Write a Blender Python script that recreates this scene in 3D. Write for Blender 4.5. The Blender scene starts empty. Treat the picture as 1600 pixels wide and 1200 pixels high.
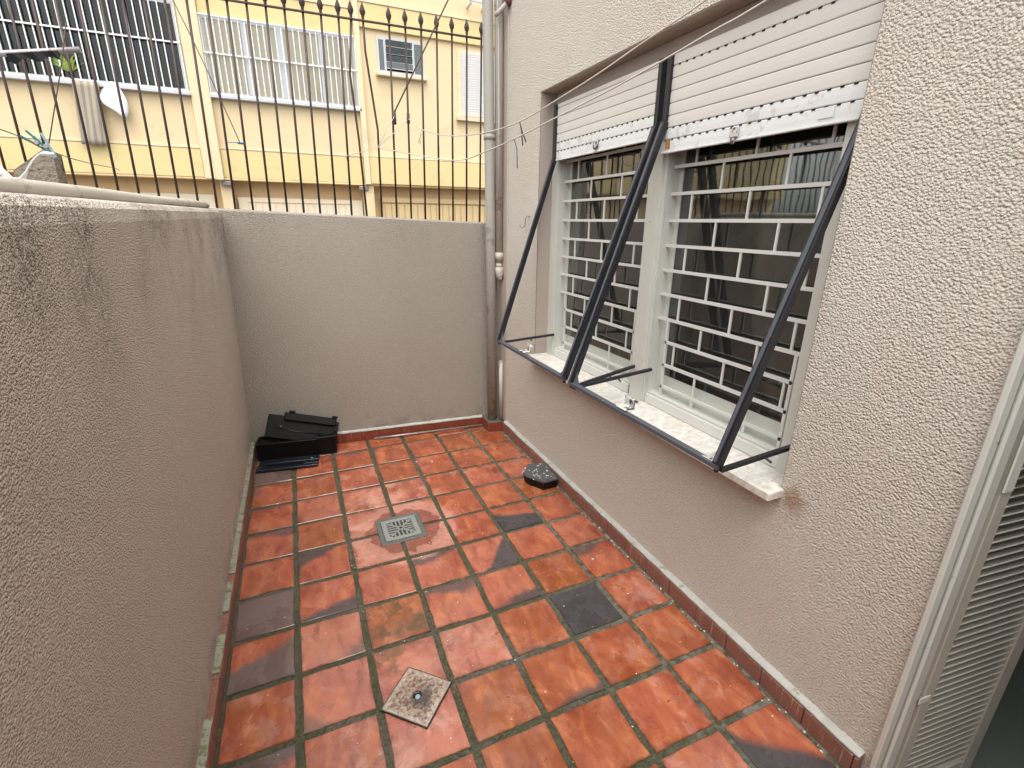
import bpy, bmesh, math, random
from mathutils import Vector, Matrix, Euler
random.seed(7)
R = math.radians
scn = bpy.context.scene
col = scn.collection

# ------------------------------------------------------------------ camera
cam_d = bpy.data.cameras.new('camera')
cam = bpy.data.objects.new('camera', cam_d)
col.objects.link(cam)
cam_d.sensor_width = 36.0
cam_d.lens = 16.967
cam_d.clip_start = 0.02
cam_d.clip_end = 400
CAMROT = [[0.916083, 0.11883, -0.382976], [-0.400862, 0.295337, -0.867229], [0.010054, 0.947974, 0.318188]]
cam.matrix_world = Matrix.Translation(Vector([0.16404, -2.75878, 1.56722])) @ Matrix(CAMROT).to_4x4()
scn.camera = cam

# ------------------------------------------------------------------ sky and sun (bright overcast day)
SUN_EL, SUN_AZ = R(68), R(-165)          # azimuth measured from +y towards +x
w = bpy.data.worlds.new('World'); scn.world = w; w.use_nodes = True
nt = w.node_tree; nt.nodes.clear()
sky = nt.nodes.new('ShaderNodeTexSky'); sky.sky_type = 'NISHITA'; sky.sun_disc = False
sky.sun_elevation = SUN_EL; sky.sun_rotation = SUN_AZ
sky.air_density = 1.0; sky.dust_density = 3.0; sky.ozone_density = 1.0
hs = nt.nodes.new('ShaderNodeHueSaturation'); hs.inputs['Saturation'].default_value = 0.10
bg = nt.nodes.new('ShaderNodeBackground'); bg.inputs['Strength'].default_value = 0.15
wo = nt.nodes.new('ShaderNodeOutputWorld')
nt.links.new(sky.outputs[0], hs.inputs['Color']); nt.links.new(hs.outputs[0], bg.inputs['Color'])
nt.links.new(bg.outputs[0], wo.inputs['Surface'])
sl = bpy.data.lights.new('sun', 'SUN'); sl.energy = 1.1; sl.angle = R(75); sl.color = (1, .95, .87)
so = bpy.data.objects.new('sun', sl); col.objects.link(so)
sdir = Vector((math.sin(SUN_AZ)*math.cos(SUN_EL), math.cos(SUN_AZ)*math.cos(SUN_EL), math.sin(SUN_EL)))
so.rotation_euler = sdir.to_track_quat('Z', 'Y').to_euler()
scn.view_settings.view_transform = 'Standard'
scn.view_settings.look = 'None'
scn.view_settings.gamma = 1
scn.view_settings.use_curve_mapping = False
scn.view_settings.exposure = 1.32
scn.cycles.max_bounces = 6; scn.cycles.diffuse_bounces = 3; scn.cycles.glossy_bounces = 3; scn.cycles.transmission_bounces = 2; scn.cycles.transparent_max_bounces = 8
scn.cycles.sample_clamp_indirect = 8; scn.cycles.use_adaptive_sampling = True; scn.cycles.adaptive_threshold = .02
scn.cycles.caustics_reflective = False; scn.cycles.caustics_refractive = False

# ------------------------------------------------------------------ mesh helpers
class MB:
    """collects polygons, then links them as ONE mesh object"""
    def __init__(s): s.v = []; s.f = []; s.sm = []
    def poly(s, pts, smooth=False):
        n = len(s.v); s.v += [tuple(p) for p in pts]; s.f.append(tuple(range(n, n+len(pts)))); s.sm.append(smooth)
    def raw(s, vs, fs, smooth=False):
        n = len(s.v); s.v += [tuple(p) for p in vs]
        for f in fs: s.f.append(tuple(i+n for i in f)); s.sm.append(smooth)
    def box(s, a, b, ch=0.0, M=None):
        x0,y0,z0 = [min(a[i],b[i]) for i in range(3)]; x1,y1,z1 = [max(a[i],b[i]) for i in range(3)]
        if ch <= 0:
            vs = [(x,y,z) for z in (z0,z1) for y in (y0,y1) for x in (x0,x1)]
            fs = [(0,2,3,1),(4,5,7,6),(0,1,5,4),(2,6,7,3),(0,4,6,2),(1,3,7,5)]
        else:
            bm = bmesh.new(); bmesh.ops.create_cube(bm, size=1)
            for v in bm.verts:
                v.co = Vector(((x0+x1)/2+v.co.x*(x1-x0), (y0+y1)/2+v.co.y*(y1-y0), (z0+z1)/2+v.co.z*(z1-z0)))
            bmesh.ops.bevel(bm, geom=bm.edges[:], offset=ch, segments=1, affect='EDGES', profile=.5)
            bm.verts.index_update()
            vs = [v.co.copy() for v in bm.verts]; fs = [tuple(v.index for v in f.verts) for f in bm.faces]; bm.free()
        if M is not None: vs = [M @ Vector(v) for v in vs]
        s.raw(vs, fs)
        return s
    def tube(s, pts, r, n=10, smooth=True, caps=True, rot=0.0):
        pts = [Vector(p) for p in pts]
        rr = r if isinstance(r, (list, tuple)) else [r]*len(pts)
        rings = []; ref = None
        for i, p in enumerate(pts):
            if i == 0: t = pts[1]-p
            elif i == len(pts)-1: t = p-pts[i-1]
            else: t = (pts[i+1]-p).normalized()+(p-pts[i-1]).normalized()
            t.normalize()
            if ref is None:
                ref = Vector((0,0,1)) if abs(t.z) < .9 else Vector((1,0,0))
            u = t.cross(ref)
            if u.length < 1e-6: u = t.orthogonal()
            u.normalize(); vv = u.cross(t); ref = vv if False else ref
            k = 1.0
            rings.append([p+(u*math.cos(a+rot)+vv*math.sin(a+rot))*rr[i]*k for a in [2*math.pi*j/n for j in range(n)]])
        vs = [q for ring in rings for q in ring]; fs = []
        for i in range(len(pts)-1):
            for j in range(n):
                fs.append((i*n+j, i*n+(j+1)%n, (i+1)*n+(j+1)%n, (i+1)*n+j))
        b = len(s.v); s.raw(vs, fs, smooth)
        if caps:
            s.raw([*rings[0]], [tuple(range(n))][::-1]); s.raw([*rings[-1]], [tuple(range(n-1,-1,-1))])
        return s
    def sqbar(s, a, b, wdt, hgt=None):
        """rectangular bar between two points"""
        a = Vector(a); b = Vector(b); hgt = hgt or wdt
        t = (b-a).normalized(); ref = Vector((0,1,0)) if abs(t.y) < .9 else Vector((0,0,1))
        u = t.cross(ref).normalized(); vv = u.cross(t)
        vs = []
        for p in (a, b):
            for su, sv in ((-1,-1),(1,-1),(1,1),(-1,1)): vs.append(p+u*su*wdt/2+vv*sv*hgt/2)
        s.raw(vs, [(3,2,1,0),(4,5,6,7),(0,1,5,4),(1,2,6,5),(2,3,7,6),(3,0,4,7)])
        return s
    def prism(s, outline, z0, z1, M=None):
        n = len(outline)
        vs = [Vector((x,y,z0)) for x,y in outline]+[Vector((x,y,z1)) for x,y in outline]
        fs = [tuple(range(n-1,-1,-1)), tuple(range(n,2*n))]+[(i,(i+1)%n,n+(i+1)%n,n+i) for i in range(n)]
        if M is not None: vs = [M @ v for v in vs]
        s.raw(vs, fs); return s
    def mesh(s, name, fix=True):
        me = bpy.data.meshes.new(name); me.from_pydata(s.v, [], s.f)
        for p, k in zip(me.polygons, s.sm): p.use_smooth = k
        if fix:
            bm = bmesh.new(); bm.from_mesh(me); bmesh.ops.remove_doubles(bm, verts=bm.verts, dist=1e-6)
            bmesh.ops.recalc_face_normals(bm, faces=bm.faces); bm.to_mesh(me); bm.free()
        me.update(); return me
    def build(s, name, mat, parent=None, fix=True):
        return obj(name, s.mesh(name, fix), mat, parent)
def obj(name, me, mat, parent=None):
    o = bpy.data.objects.new(name, me); col.objects.link(o)
    if mat and not me.materials: me.materials.append(mat)
    if parent: o.parent = parent
    return o
def box(name, a, b, mat, parent=None, ch=0.0): return MB().box(a, b, ch).build(name, mat, parent)
def tag(o, label, cat, group=None):
    o['label'] = label; o['category'] = cat
    if group: o['group'] = group
    return o
def empty(name, loc, label, cat, group=None):
    e = bpy.data.objects.new(name, None); col.objects.link(e); e.location = loc; e.empty_display_size = .1
    bpy.context.view_layer.update()
    return tag(e, label, cat, group)
def adopt(e):
    """children were built in world coordinates: keep them there"""
    inv = Matrix.Translation(e.location).inverted()
    for c in e.children: c.matrix_parent_inverse = inv
def smooth_pts(P, n=4):
    P = [Vector(p) for p in P]; out = []
    for i in range(len(P)-1):
        a = P[max(i-1, 0)]; b = P[i]; c = P[i+1]; d = P[min(i+2, len(P)-1)]
        for j in range(n):
            t = j/n
            out.append(.5*((2*b)+(c-a)*t+(2*a-5*b+4*c-d)*t*t+(-a+3*b-3*c+d)*t**3))
    out.append(P[-1]); return out
def structure(o): o['kind'] = 'structure'; return o

# ------------------------------------------------------------------ material helpers
class NT:
    def __init__(s, name):
        s.m = bpy.data.materials.new(name); s.m.use_nodes = True; s.t = s.m.node_tree
        s.b = s.t.nodes['Principled BSDF']; s.out = s.t.nodes['Material Output']
    def n(s, typ, **kw):
        x = s.t.nodes.new(typ)
        for k, v in kw.items():
            if k.startswith('i_'):
                x.inputs[k[2:].replace('_', ' ')].default_value = v
            else: setattr(x, k, v)
        return x
    def l(s, a, b): s.t.links.new(a, b); return b
    def set(s, **kw):
        for k, v in kw.items(): s.b.inputs[k.replace('_', ' ')].default_value = v
    def noise(s, vec, scale, detail=4, rough=.55, dist=0.0):
        x = s.n('ShaderNodeTexNoise'); x.inputs['Scale'].default_value = scale; x.inputs['Detail'].default_value = detail
        x.inputs['Roughness'].default_value = rough; x.inputs['Distortion'].default_value = dist
        if vec is not None: s.l(vec, x.inputs['Vector'])
        return x.outputs['Fac']
    def ramp(s, fac, stops):
        x = s.n('ShaderNodeValToRGB'); e = x.color_ramp.elements
        while len(e) < len(stops): e.new(.5)
        for q, (p, c) in zip(e, stops):
            q.position = p; q.color = (c, c, c, 1) if isinstance(c, (int, float)) else (*c, 1)
        s.l(fac, x.inputs[0]); return x.outputs[0]
    def mix(s, fac, a, b, mode='MIX'):
        x = s.n('ShaderNodeMix', data_type='RGBA', blend_type=mode)
        for sock, v in ((x.inputs[0], fac), (x.inputs[6], a), (x.inputs[7], b)):
            if isinstance(v, (int, float)): sock.default_value = v
            elif isinstance(v, tuple): sock.default_value = (*v, 1)
            else: s.l(v, sock)
        return x.outputs[2]
    def math(s, op, a, b=None, c=None, clamp=False):
        x = s.n('ShaderNodeMath', operation=op, use_clamp=clamp)
        for i, v in enumerate((a, b, c)):
            if v is None: continue
            if isinstance(v, (int, float)): x.inputs[i].default_value = v
            else: s.l(v, x.inputs[i])
        return x.outputs[0]
    def sep(s, vec):
        x = s.n('ShaderNodeSeparateXYZ'); s.l(vec, x.inputs[0]); return x.outputs
    def attr(s, name):
        x = s.n('ShaderNodeAttribute', attribute_type='OBJECT', attribute_name=name); return x.outputs['Fac']
    def pos(s): return s.n('ShaderNodeNewGeometry').outputs['Position']
    def objco(s): return s.n('ShaderNodeTexCoord').outputs['Object']
    def smooth(s, v, a, b):
        x = s.n('ShaderNodeMapRange', interpolation_type='SMOOTHSTEP'); s.l(v, x.inputs[0])
        x.inputs[1].default_value = a; x.inputs[2].default_value = b; return x.outputs[0]
    def bump(s, h, strength, dist=.01):
        x = s.n('ShaderNodeBump'); x.inputs['Strength'].default_value = strength; x.inputs['Distance'].default_value = dist
        s.l(h, x.inputs['Height']); s.l(x.outputs[0], s.b.inputs['Normal']); return x
    def mapped(s, vec, scale=(1,1,1), loc=(0,0,0)):
        x = s.n('ShaderNodeMapping'); x.inputs['Scale'].default_value = scale; x.inputs['Location'].default_value = loc
        s.l(vec, x.inputs['Vector']); return x.outputs[0]

def plain(name, c, rough=.6, metal=0.0, var=.12, scale=8.0, bump=0.0, bscale=60, bdist=.003, spec=.5, wear=None, wthr=.62, wscale=30):
    k = NT(name); p = k.pos()
    n = k.noise(p, scale, 3)
    dark = tuple(v*(1-var) for v in c); lite = tuple(min(1, v*(1+var)) for v in c)
    base = k.mix(n, dark, lite)
    if wear:
        wn = k.noise(p, wscale, 4, .65)
        base = k.mix(k.smooth(wn, wthr, wthr+.04), base, wear)
    k.l(base, k.b.inputs['Base Color'])
    k.l(k.math('ADD', k.math('MULTIPLY', n, .2), rough-.1), k.b.inputs['Roughness'])
    k.set(Metallic=metal, Specular_IOR_Level=spec)
    if bump: k.bump(k.noise(p, bscale, 2), bump, bdist)
    return k.m

def stucco(name, c, size=95, depth=.005, strength=1.0, stain=None, rough=.85, mottled=.1, rust=False, warm=None):
    """sprayed cement render: lumps about a centimetre across"""
    k = NT(name); p = k.pos()
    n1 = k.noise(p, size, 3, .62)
    v = k.n('ShaderNodeTexVoronoi'); v.inputs['Scale'].default_value = size*1.0; k.l(p, v.inputs['Vector'])
    h = k.math('ADD', k.math('MULTIPLY', n1, 1.1), k.math('MULTIPLY', v.outputs['Distance'], -1.0))
    k.bump(h, strength, depth)
    big = k.noise(p, 1.6, 3, .6)
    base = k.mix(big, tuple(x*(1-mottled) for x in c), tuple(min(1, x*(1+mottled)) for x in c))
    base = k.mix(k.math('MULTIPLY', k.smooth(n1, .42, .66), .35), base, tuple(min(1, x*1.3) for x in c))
    base = k.mix(k.math('MULTIPLY', k.smooth(n1, .46, .3), .4), base, tuple(x*.72 for x in c))  # relief shading put into the colour: paler peaks, darker hollows
    if warm:
        base = k.mix(k.math('MULTIPLY', k.smooth(k.noise(p, 2.6, 3), .5, .68), .45), base, warm)
    z = k.sep(p)[2]
    if stain:
        z0, z1, sc, amt = stain
        st = k.noise(k.mapped(p, (2.2, 2.2, 2.0)), 1.0, 4, .6)
        sp = k.noise(k.mapped(p, (90, 90, 60)), 1.0, 3, .7)
        g = k.smooth(z, z0, z1)
        f = k.math('MULTIPLY', k.math('MULTIPLY', k.smooth(st, .38, .60), g), k.smooth(sp, .40, .60))
        base = k.mix(k.math('MULTIPLY', f, amt, clamp=True), base, sc)
        low = k.math('MULTIPLY', k.smooth(z, .22, .05), k.smooth(k.noise(p, 9, 3, .7), .42, .7))
        base = k.mix(k.math('MULTIPLY', low, .55, clamp=True), base, (.10, .095, .06))
    if rust:
        for (cy, cz, r, a) in ((-1.885, .725, .075, .75), (-2.05, 1.25, .05, .0)):
            dv = k.n('ShaderNodeVectorMath', operation='DISTANCE'); k.l(p, dv.inputs[0]); dv.inputs[1].default_value = (1.545, cy, cz)
            dd = k.math('ADD', dv.outputs['Value'], k.math('MULTIPLY', k.noise(p, 40, 4), .07))
            base = k.mix(k.math('MULTIPLY', k.smooth(dd, r+.03, r*.45), a), base, (.30, .15, .05))
    k.l(base, k.b.inputs['Base Color']); k.set(Roughness=rough, Specular_IOR_Level=.25)
    return k.m

M = {}
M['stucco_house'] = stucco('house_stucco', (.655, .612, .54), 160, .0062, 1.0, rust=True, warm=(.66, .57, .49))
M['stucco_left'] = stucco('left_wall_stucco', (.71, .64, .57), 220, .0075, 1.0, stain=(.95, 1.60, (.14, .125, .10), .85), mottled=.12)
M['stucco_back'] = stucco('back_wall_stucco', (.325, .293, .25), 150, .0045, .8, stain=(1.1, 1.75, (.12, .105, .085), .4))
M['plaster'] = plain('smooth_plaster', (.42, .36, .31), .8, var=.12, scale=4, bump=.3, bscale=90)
M['reveal'] = plain('reveal_plaster', (.40, .34, .295), .85, var=.08, scale=3, bump=.5, bscale=120)
M['cap'] = plain('skirting_cap_mortar', (.42, .41, .38), .8, var=.3, scale=18, bump=.8, bscale=120, wear=(.28, .29, .2), wthr=.6, wscale=22)
M['cap_left'] = plain('mossy_cap_mortar', (.27, .27, .215), .85, var=.35, scale=14, bump=.8, bscale=120, wear=(.15, .16, .075), wthr=.52, wscale=40)
M['white_metal'] = plain('white_painted_metal', (.64, .64, .60), .38, var=.05, scale=5, wear=(.45, .43, .36), wthr=.7, wscale=40)
M['white_frame'] = plain('cream_painted_steel', (.60, .605, .555), .42, var=.07, scale=6, wear=(.36, .33, .26), wthr=.69, wscale=26)
M['shutter'] = plain('shutter_plastic', (.70, .675, .63), .45, var=.05, scale=3)
M['shutter_worn'] = plain('shutter_chalky_plastic', (.76, .77, .76), .55, var=.06, scale=6, wear=(.64, .63, .60), wthr=.55, wscale=14)
M['shutter_hole'] = plain('shutter_dark_joint', (.015, .014, .013), .9)
M['black_steel'] = plain('dark_painted_steel', (.016, .016, .021), .42, var=.3, scale=10, wear=(.42, .43, .45), wthr=.77, wscale=24)
M['grey_steel'] = plain('chipped_grey_steel', (.075, .082, .098), .5, var=.25, scale=14, wear=(.55, .54, .50), wthr=.70, wscale=30)
M['chipped'] = plain('flaking_white_paint', (.55, .54, .50), .6, var=.2, scale=16, wear=(.06, .06, .07), wthr=.52, wscale=45)
M['iron'] = plain('brown_iron_paint', (.040, .020, .015), .5, var=.3, scale=14, wear=(.14, .06, .025), wthr=.68, wscale=30)
M['pvc'] = plain('grey_pvc', (.36, .345, .31), .45, var=.08, scale=5, wear=(.26, .235, .19), wthr=.6, wscale=7)
M['pvc_light'] = plain('pale_pvc', (.47, .44, .39), .5, var=.08, scale=6, wear=(.33, .28, .22), wthr=.6, wscale=9)
M['black_plastic'] = plain('black_plastic', (.0035, .0035, .004), .45, var=.3, scale=20, spec=.25)
M['blue_plastic'] = plain('dark_navy_plastic', (.008, .012, .018), .3, var=.2, scale=20)
M['rope'] = plain('pale_rope', (.52, .48, .43), .9, var=.2, scale=60)
M['rope_dark'] = plain('dark_cord', (.09, .075, .065), .9, var=.3, scale=60)
M['blue_tie'] = plain('blue_cord', (.03, .10, .25), .7)
M['cast_iron'] = plain('drain_grey_metal', (.31, .32, .305), .42, metal=.35, var=.25, scale=40, wear=(.16, .18, .15), wthr=.6, wscale=40)
M['drain_frame'] = plain('drain_cement_frame', (.10, .115, .10), .6, var=.3, scale=30, bump=.6, bscale=150)
M['void'] = plain('drain_pit', (.008, .008, .008), .9)
M['concrete'] = plain('old_concrete', (.20, .17, .135), .95, var=.4, scale=24, bump=1, bscale=80, bdist=.01, wear=(.06, .05, .04), wthr=.58, wscale=18)
M['teal'] = plain('teal_plastic', (.015, .16, .17), .4)
M['pale_blue'] = plain('pale_blue_plastic', (.25, .36, .42), .4)
M['net'] = plain('white_net_cloth', (.66, .66, .62), .9, var=.15, scale=30)
M['white_cloth'] = plain('white_cloth', (.82, .83, .86), .9, var=.05, scale=10)
M['brass'] = plain('brass', (.45, .30, .07), .3, metal=1)
M['debris'] = plain('pale_paint_flakes', (.72, .70, .64), .8, var=.2, scale=60)
M['tube_grey'] = plain('grey_metal_tube', (.34, .31, .31), .35, metal=.5, var=.25, scale=20, wear=(.2, .12, .08), wthr=.62)
M['interior_floor'] = plain('interior_floor_tile', (.12, .135, .12), .15, var=.1, scale=3)
M['interior'] = plain('interior_plaster', (.30, .28, .25), .9, var=.05)
M['leaf'] = plain('leaf', (.20, .30, .03), .5, var=.35, scale=20)
M['lamp_grey'] = plain('lamp_grey', (.20, .18, .18), .4)
M['asphalt'] = plain('asphalt', (.05, .05, .05), .9, var=.3, scale=40, bump=.6, bscale=200)
M['pavement'] = plain('pavement_concrete', (.28, .27, .25), .9, var=.2, scale=10, bump=.4, bscale=80)
# facade paints
def paint(name, c, var=.06): return plain(name, c, .85, var=var, scale=1.3, bump=.25, bscale=40, bdist=.004, wear=tuple(x*.93 for x in c), wthr=.6, wscale=2.5)
M['f_peach'] = paint('facade_peach', (.68, .54, .335))
M['f_yellow'] = paint('facade_yellow', (.66, .53, .265))
M['f_cream'] = paint('facade_cream', (.72, .58, .385))
M['f_orange'] = paint('facade_orange', (.80, .58, .33))
M['f_gate'] = paint('gate_ochre', (.66, .50, .27))
M['f_gate_white'] = paint('gate_cream', (.78, .70, .55))
M['f_sill'] = paint('facade_sill', (.66, .55, .40))
M['f_white'] = plain('facade_white_metal', (.78, .78, .78), .4, var=.04)
M['f_frame'] = plain('facade_grey_aluminium', (.50, .52, .55), .4, var=.06)
M['f_blind'] = plain('beige_blind', (.60, .54, .40), .5, var=.12, scale=3)
M['f_greyglass'] = plain('frosted_grey_glass', (.13, .15, .16), .25, var=.1)
M['f_dark'] = plain('dark_room', (.006, .006, .009), .9, var=.3, spec=.1)
M['f_purple'] = plain('mauve_stain', (.28, .2, .2), .8)

def glass_mat(name, tint=(.75, .78, .75), rough=.02, gain=2.4, dust=.035):
    k = NT(name); t = k.t; t.nodes.remove(k.b)
    fr = k.n('ShaderNodeFresnel'); fr.inputs[0].default_value = 1.52
    tr = k.n('ShaderNodeBsdfTransparent'); tr.inputs[0].default_value = (*tint, 1)
    gl = k.n('ShaderNodeBsdfGlossy'); gl.inputs['Roughness'].default_value = rough; gl.inputs['Color'].default_value = (.95, .97, .95, 1)
    wob = k.n('ShaderNodeBump'); wob.inputs['Strength'].default_value = .04; wob.inputs['Distance'].default_value = .01
    k.l(k.noise(k.pos(), 5, 2), wob.inputs['Height']); k.l(wob.outputs[0], gl.inputs['Normal'])
    mx = k.n('ShaderNodeMixShader')
    f2 = k.math('MULTIPLY', fr.outputs[0], gain, clamp=True)
    k.l(f2, mx.inputs[0]); k.l(tr.outputs[0], mx.inputs[1]); k.l(gl.outputs[0], mx.inputs[2])
    du = k.n('ShaderNodeBsdfDiffuse'); du.inputs[0].default_value = (.5, .5, .47, 1)          # dust on the pane
    m2 = k.n('ShaderNodeMixShader'); m2.inputs[0].default_value = dust
    k.l(mx.outputs[0], m2.inputs[1]); k.l(du.outputs[0], m2.inputs[2]); k.l(m2.outputs[0], k.out.inputs[0])
    return k.m
M['glass'] = glass_mat('window_glass', (.55, .58, .55))
M['f_glass'] = glass_mat('facade_glass', (.97, .97, .96), gain=.5, dust=.004)

def marble():
    k = NT('sill_marble'); p = k.pos()
    n = k.noise(p, 35, 6, .7); b = k.noise(p, 6, 4)
    c = k.mix(k.smooth(n, .3, .7), (.52, .49, .44), (.80, .78, .72)); c = k.mix(k.math('MULTIPLY', k.smooth(b, .5, .7), .35), c, (.55, .46, .36))
    k.l(c, k.b.inputs['Base Color']); k.set(Roughness=.5); k.bump(n, .15, .002); return k.m
M['marble'] = marble()

def tile_mat():
    k = NT('terracotta_floor_tile'); p = k.objco()
    rnd = k.n('ShaderNodeObjectInfo').outputs['Random']
    off = k.n('ShaderNodeCombineXYZ'); 
    for i, f in enumerate((37., 53., 71.)): k.l(k.math('MULTIPLY', rnd, f), off.inputs[i])
    va = k.n('ShaderNodeVectorMath', operation='ADD'); k.l(p, va.inputs[0]); k.l(off.outputs[0], va.inputs[1]); q = va.outputs[0]
    big = k.noise(q, 7, 4, .55, .6); fine = k.noise(q, 60, 3, .65); mid = k.noise(k.mapped(q, (1.0, .38, 1.0)), 19, 3, .62, .5)
    tone = k.attr('tone')                                    # -1 pinkish, +1 ochre brown
    red = k.mix(big, (.28, .058, .031), (.43, .120, .056))
    och = k.mix(big, (.235, .066, .022), (.34, .104, .036))
    pnk = k.mix(big, (.37, .112, .075), (.49, .20, .14))
    c = k.mix(k.math('MAXIMUM', tone, 0.0), red, och)
    c = k.mix(k.math('MULTIPLY', k.math('MINIMUM', tone, 0.0), -1.0), c, pnk)
    # flame blotches from the kiln
    c = k.mix(k.math('MULTIPLY', k.smooth(mid, .48, .70), .55), c, (.55, .20, .085))
    c = k.mix(k.math('MULTIPLY', k.smooth(mid, .50, .30), .65), c, (.22, .050, .032))
    # dry lime film
    film = k.math('MULTIPLY', k.smooth(k.noise(q, 9, 5, .68, .3), .46, .66), k.attr('film'))
    c = k.mix(k.math('MULTIPLY', film, .6), c, (.64, .37, .29))
    # reduction-fired dark edge
    x, y, z = k.sep(p)
    d = k.math('ADD', k.math('ADD', k.math('MULTIPLY', x, k.attr('bx')), k.math('MULTIPLY', y, k.attr('by'))),
               k.math('MULTIPLY', k.math('SUBTRACT', k.noise(q, 9, 4, .6), .5), .11))
    band = k.math('MULTIPLY', k.smooth(k.math('SUBTRACT', d, k.attr('bo')), -.012, .028), k.attr('bd'))
    dk = k.mix(fine, (.030, .028, .031), (.085, .082, .088))
    dk = k.mix(k.attr('mauve'), dk, (.165, .130, .120))
    c = k.mix(band, c, dk)
    # moss and dirt creeping in from the joints
    edge = k.math('MAXIMUM', k.math('ABSOLUTE', x), k.math('ABSOLUTE', y))
    ed = k.math('MULTIPLY', k.smooth(edge, .098, .116), k.smooth(k.noise(q, 22, 3, .7), .42, .62))
    c = k.mix(k.math('MULTIPLY', ed, .6), c, (.085, .062, .03))
    sp = k.noise(q, 38, 2, .75)
    c = k.mix(k.math('MULTIPLY', k.smooth(sp, .68, .74), .7), c, (.06, .035, .02))
    moss = k.math('MULTIPLY', k.smooth(k.noise(q, 8, 4, .75), .46, .60), k.attr('moss'))
    c = k.mix(k.math('MULTIPLY', moss, .8), c, (.075, .055, .018))
    # wet ring and lime scale round the floor drain
    dv = k.n('ShaderNodeVectorMath', operation='DISTANCE'); k.l(k.pos(), dv.inputs[0]); dv.inputs[1].default_value = (.535, -.52, 0)
    dd = k.math('ADD', dv.outputs['Value'], k.math('MULTIPLY', k.math('SUBTRACT', k.noise(k.pos(), 14, 4, .65), .5), .16))
    c = k.mix(k.math('MULTIPLY', k.smooth(dd, .30, .26), .6), c, (.52, .27, .21))
    c = k.mix(k.math('MULTIPLY', k.smooth(dd, .192, .182), .8), c, (.22, .062, .042))
    # wet and drying patches
    wet = k.smooth(k.noise(q, 5, 4, .65, .4), .38, .60)
    c = k.mix(k.math('MULTIPLY', k.math('SUBTRACT', 1.0, wet), .35), c, k.mix(1.0, c, (.48, .36, .31), 'MULTIPLY'))
    k.l(c, k.b.inputs['Base Color'])
    rgh = k.math('ADD', k.math('MULTIPLY', wet, .26), k.math('ADD', .05, k.math('MULTIPLY', film, .22)))
    k.l(k.math('ADD', rgh, k.math('MULTIPLY', fine, .08)), k.b.inputs['Roughness'])
    k.set(Specular_IOR_Level=.6, Coat_Roughness=.06)
    k.l(k.math('MULTIPLY', k.math('SUBTRACT', 1.0, wet), .6), k.b.inputs['Coat Weight'])
    k.bump(k.math('ADD', k.math('MULTIPLY', big, 1.0), k.math('MULTIPLY', fine, .14)), .5, .004)
    return k.m
M['tile'] = tile_mat()
def grout():
    k = NT('mossy_cement_joint'); p = k.pos()
    n = k.smooth(k.noise(p, 75, 4, .75), .3, .7); b = k.noise(p, 3.2, 3, .6)
    c = k.mix(n, (.055, .05, .036), (.15, .14, .105))
    c = k.mix(k.math('MULTIPLY', k.smooth(b, .36, .54), .8), c, k.mix(n, (.028, .036, .014), (.085, .09, .04)))
    xx, yy, zz = k.sep(p)
    c = k.mix(k.math('MULTIPLY', k.math('MULTIPLY', k.smooth(xx, .9, 1.5), k.smooth(k.noise(p, 30, 3), .4, .6)), .7), c, (.26, .245, .20))
    k.l(c, k.b.inputs['Base Color']); k.l(k.math('ADD', .4, k.math('MULTIPLY', n, .4)), k.b.inputs['Roughness'])
    k.bump(k.noise(p, 140, 4, .7), 1.0, .009); return k.m
M['grout'] = grout()
def skirt_mat(name, c1, c2, streak):
    k = NT(name); p = k.pos(); n = k.noise(p, 9, 4)
    c = k.mix(n, c1, c2)
    st = k.noise(k.mapped(p, (130, 130, 5)), 1.0, 3, .6)
    c = k.mix(k.math('MULTIPLY', k.smooth(st, .60, .68), streak), c, (.55, .42, .33))
    k.l(c, k.b.inputs['Base Color']); k.set(Roughness=.4); k.bump(k.noise(p, 80, 4), .3, .003); return k.m
M['skirt'] = skirt_mat('skirting_terracotta', (.19, .080, .060), (.30, .135, .10), .7)
M['skirt_back'] = skirt_mat('skirting_dark_terracotta', (.16, .035, .02), (.26, .06, .03), .35)
def plate_mat():
    k = NT('worn_drain_cover'); p = k.pos(); n = k.noise(p, 80, 4, .75); b = k.noise(p, 16, 4, .6)
    rot = k.n('ShaderNodeVectorRotate', rotation_type='Z_AXIS'); rot.inputs['Center'].default_value = (.375, -1.498, 0); rot.inputs['Angle'].default_value = R(43.5); k.l(p, rot.inputs['Vector'])
    x, y, z = k.sep(rot.outputs[0])
    e = k.math('MAXIMUM', k.math('ABSOLUTE', k.math('SUBTRACT', x, .375)), k.math('ABSOLUTE', k.math('ADD', y, 1.498)))
    c = k.mix(k.smooth(n, .36, .62), (.055, .036, .028), (.40, .31, .24))
    c = k.mix(k.math('MULTIPLY', k.smooth(k.noise(p, 60, 3, .7), .48, .62), .6), c, (.22, .085, .05))
    c = k.mix(k.math('MULTIPLY', k.smooth(k.math('ADD', e, k.math('MULTIPLY', n, .05)), .078, .115), .55), c, (.55, .48, .40))
    c = k.mix(k.smooth(k.math('ADD', e, k.math('MULTIPLY', n, .01)), .0885, .092), c, (.03, .024, .02))
    dv = k.n('ShaderNodeVectorMath', operation='DISTANCE'); k.l(p, dv.inputs[0]); dv.inputs[1].default_value = (.390, -1.515, .012)
    dd = k.math('ADD', dv.outputs['Value'], k.math('MULTIPLY', b, .06))
    c = k.mix(k.math('MULTIPLY', k.smooth(dd, .085, .05), .8), c, (.045, .038, .035))
    k.l(c, k.b.inputs['Base Color']); k.set(Roughness=.5); k.bump(n, .8, .005); return k.m
M['plate'] = plate_mat()
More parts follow.
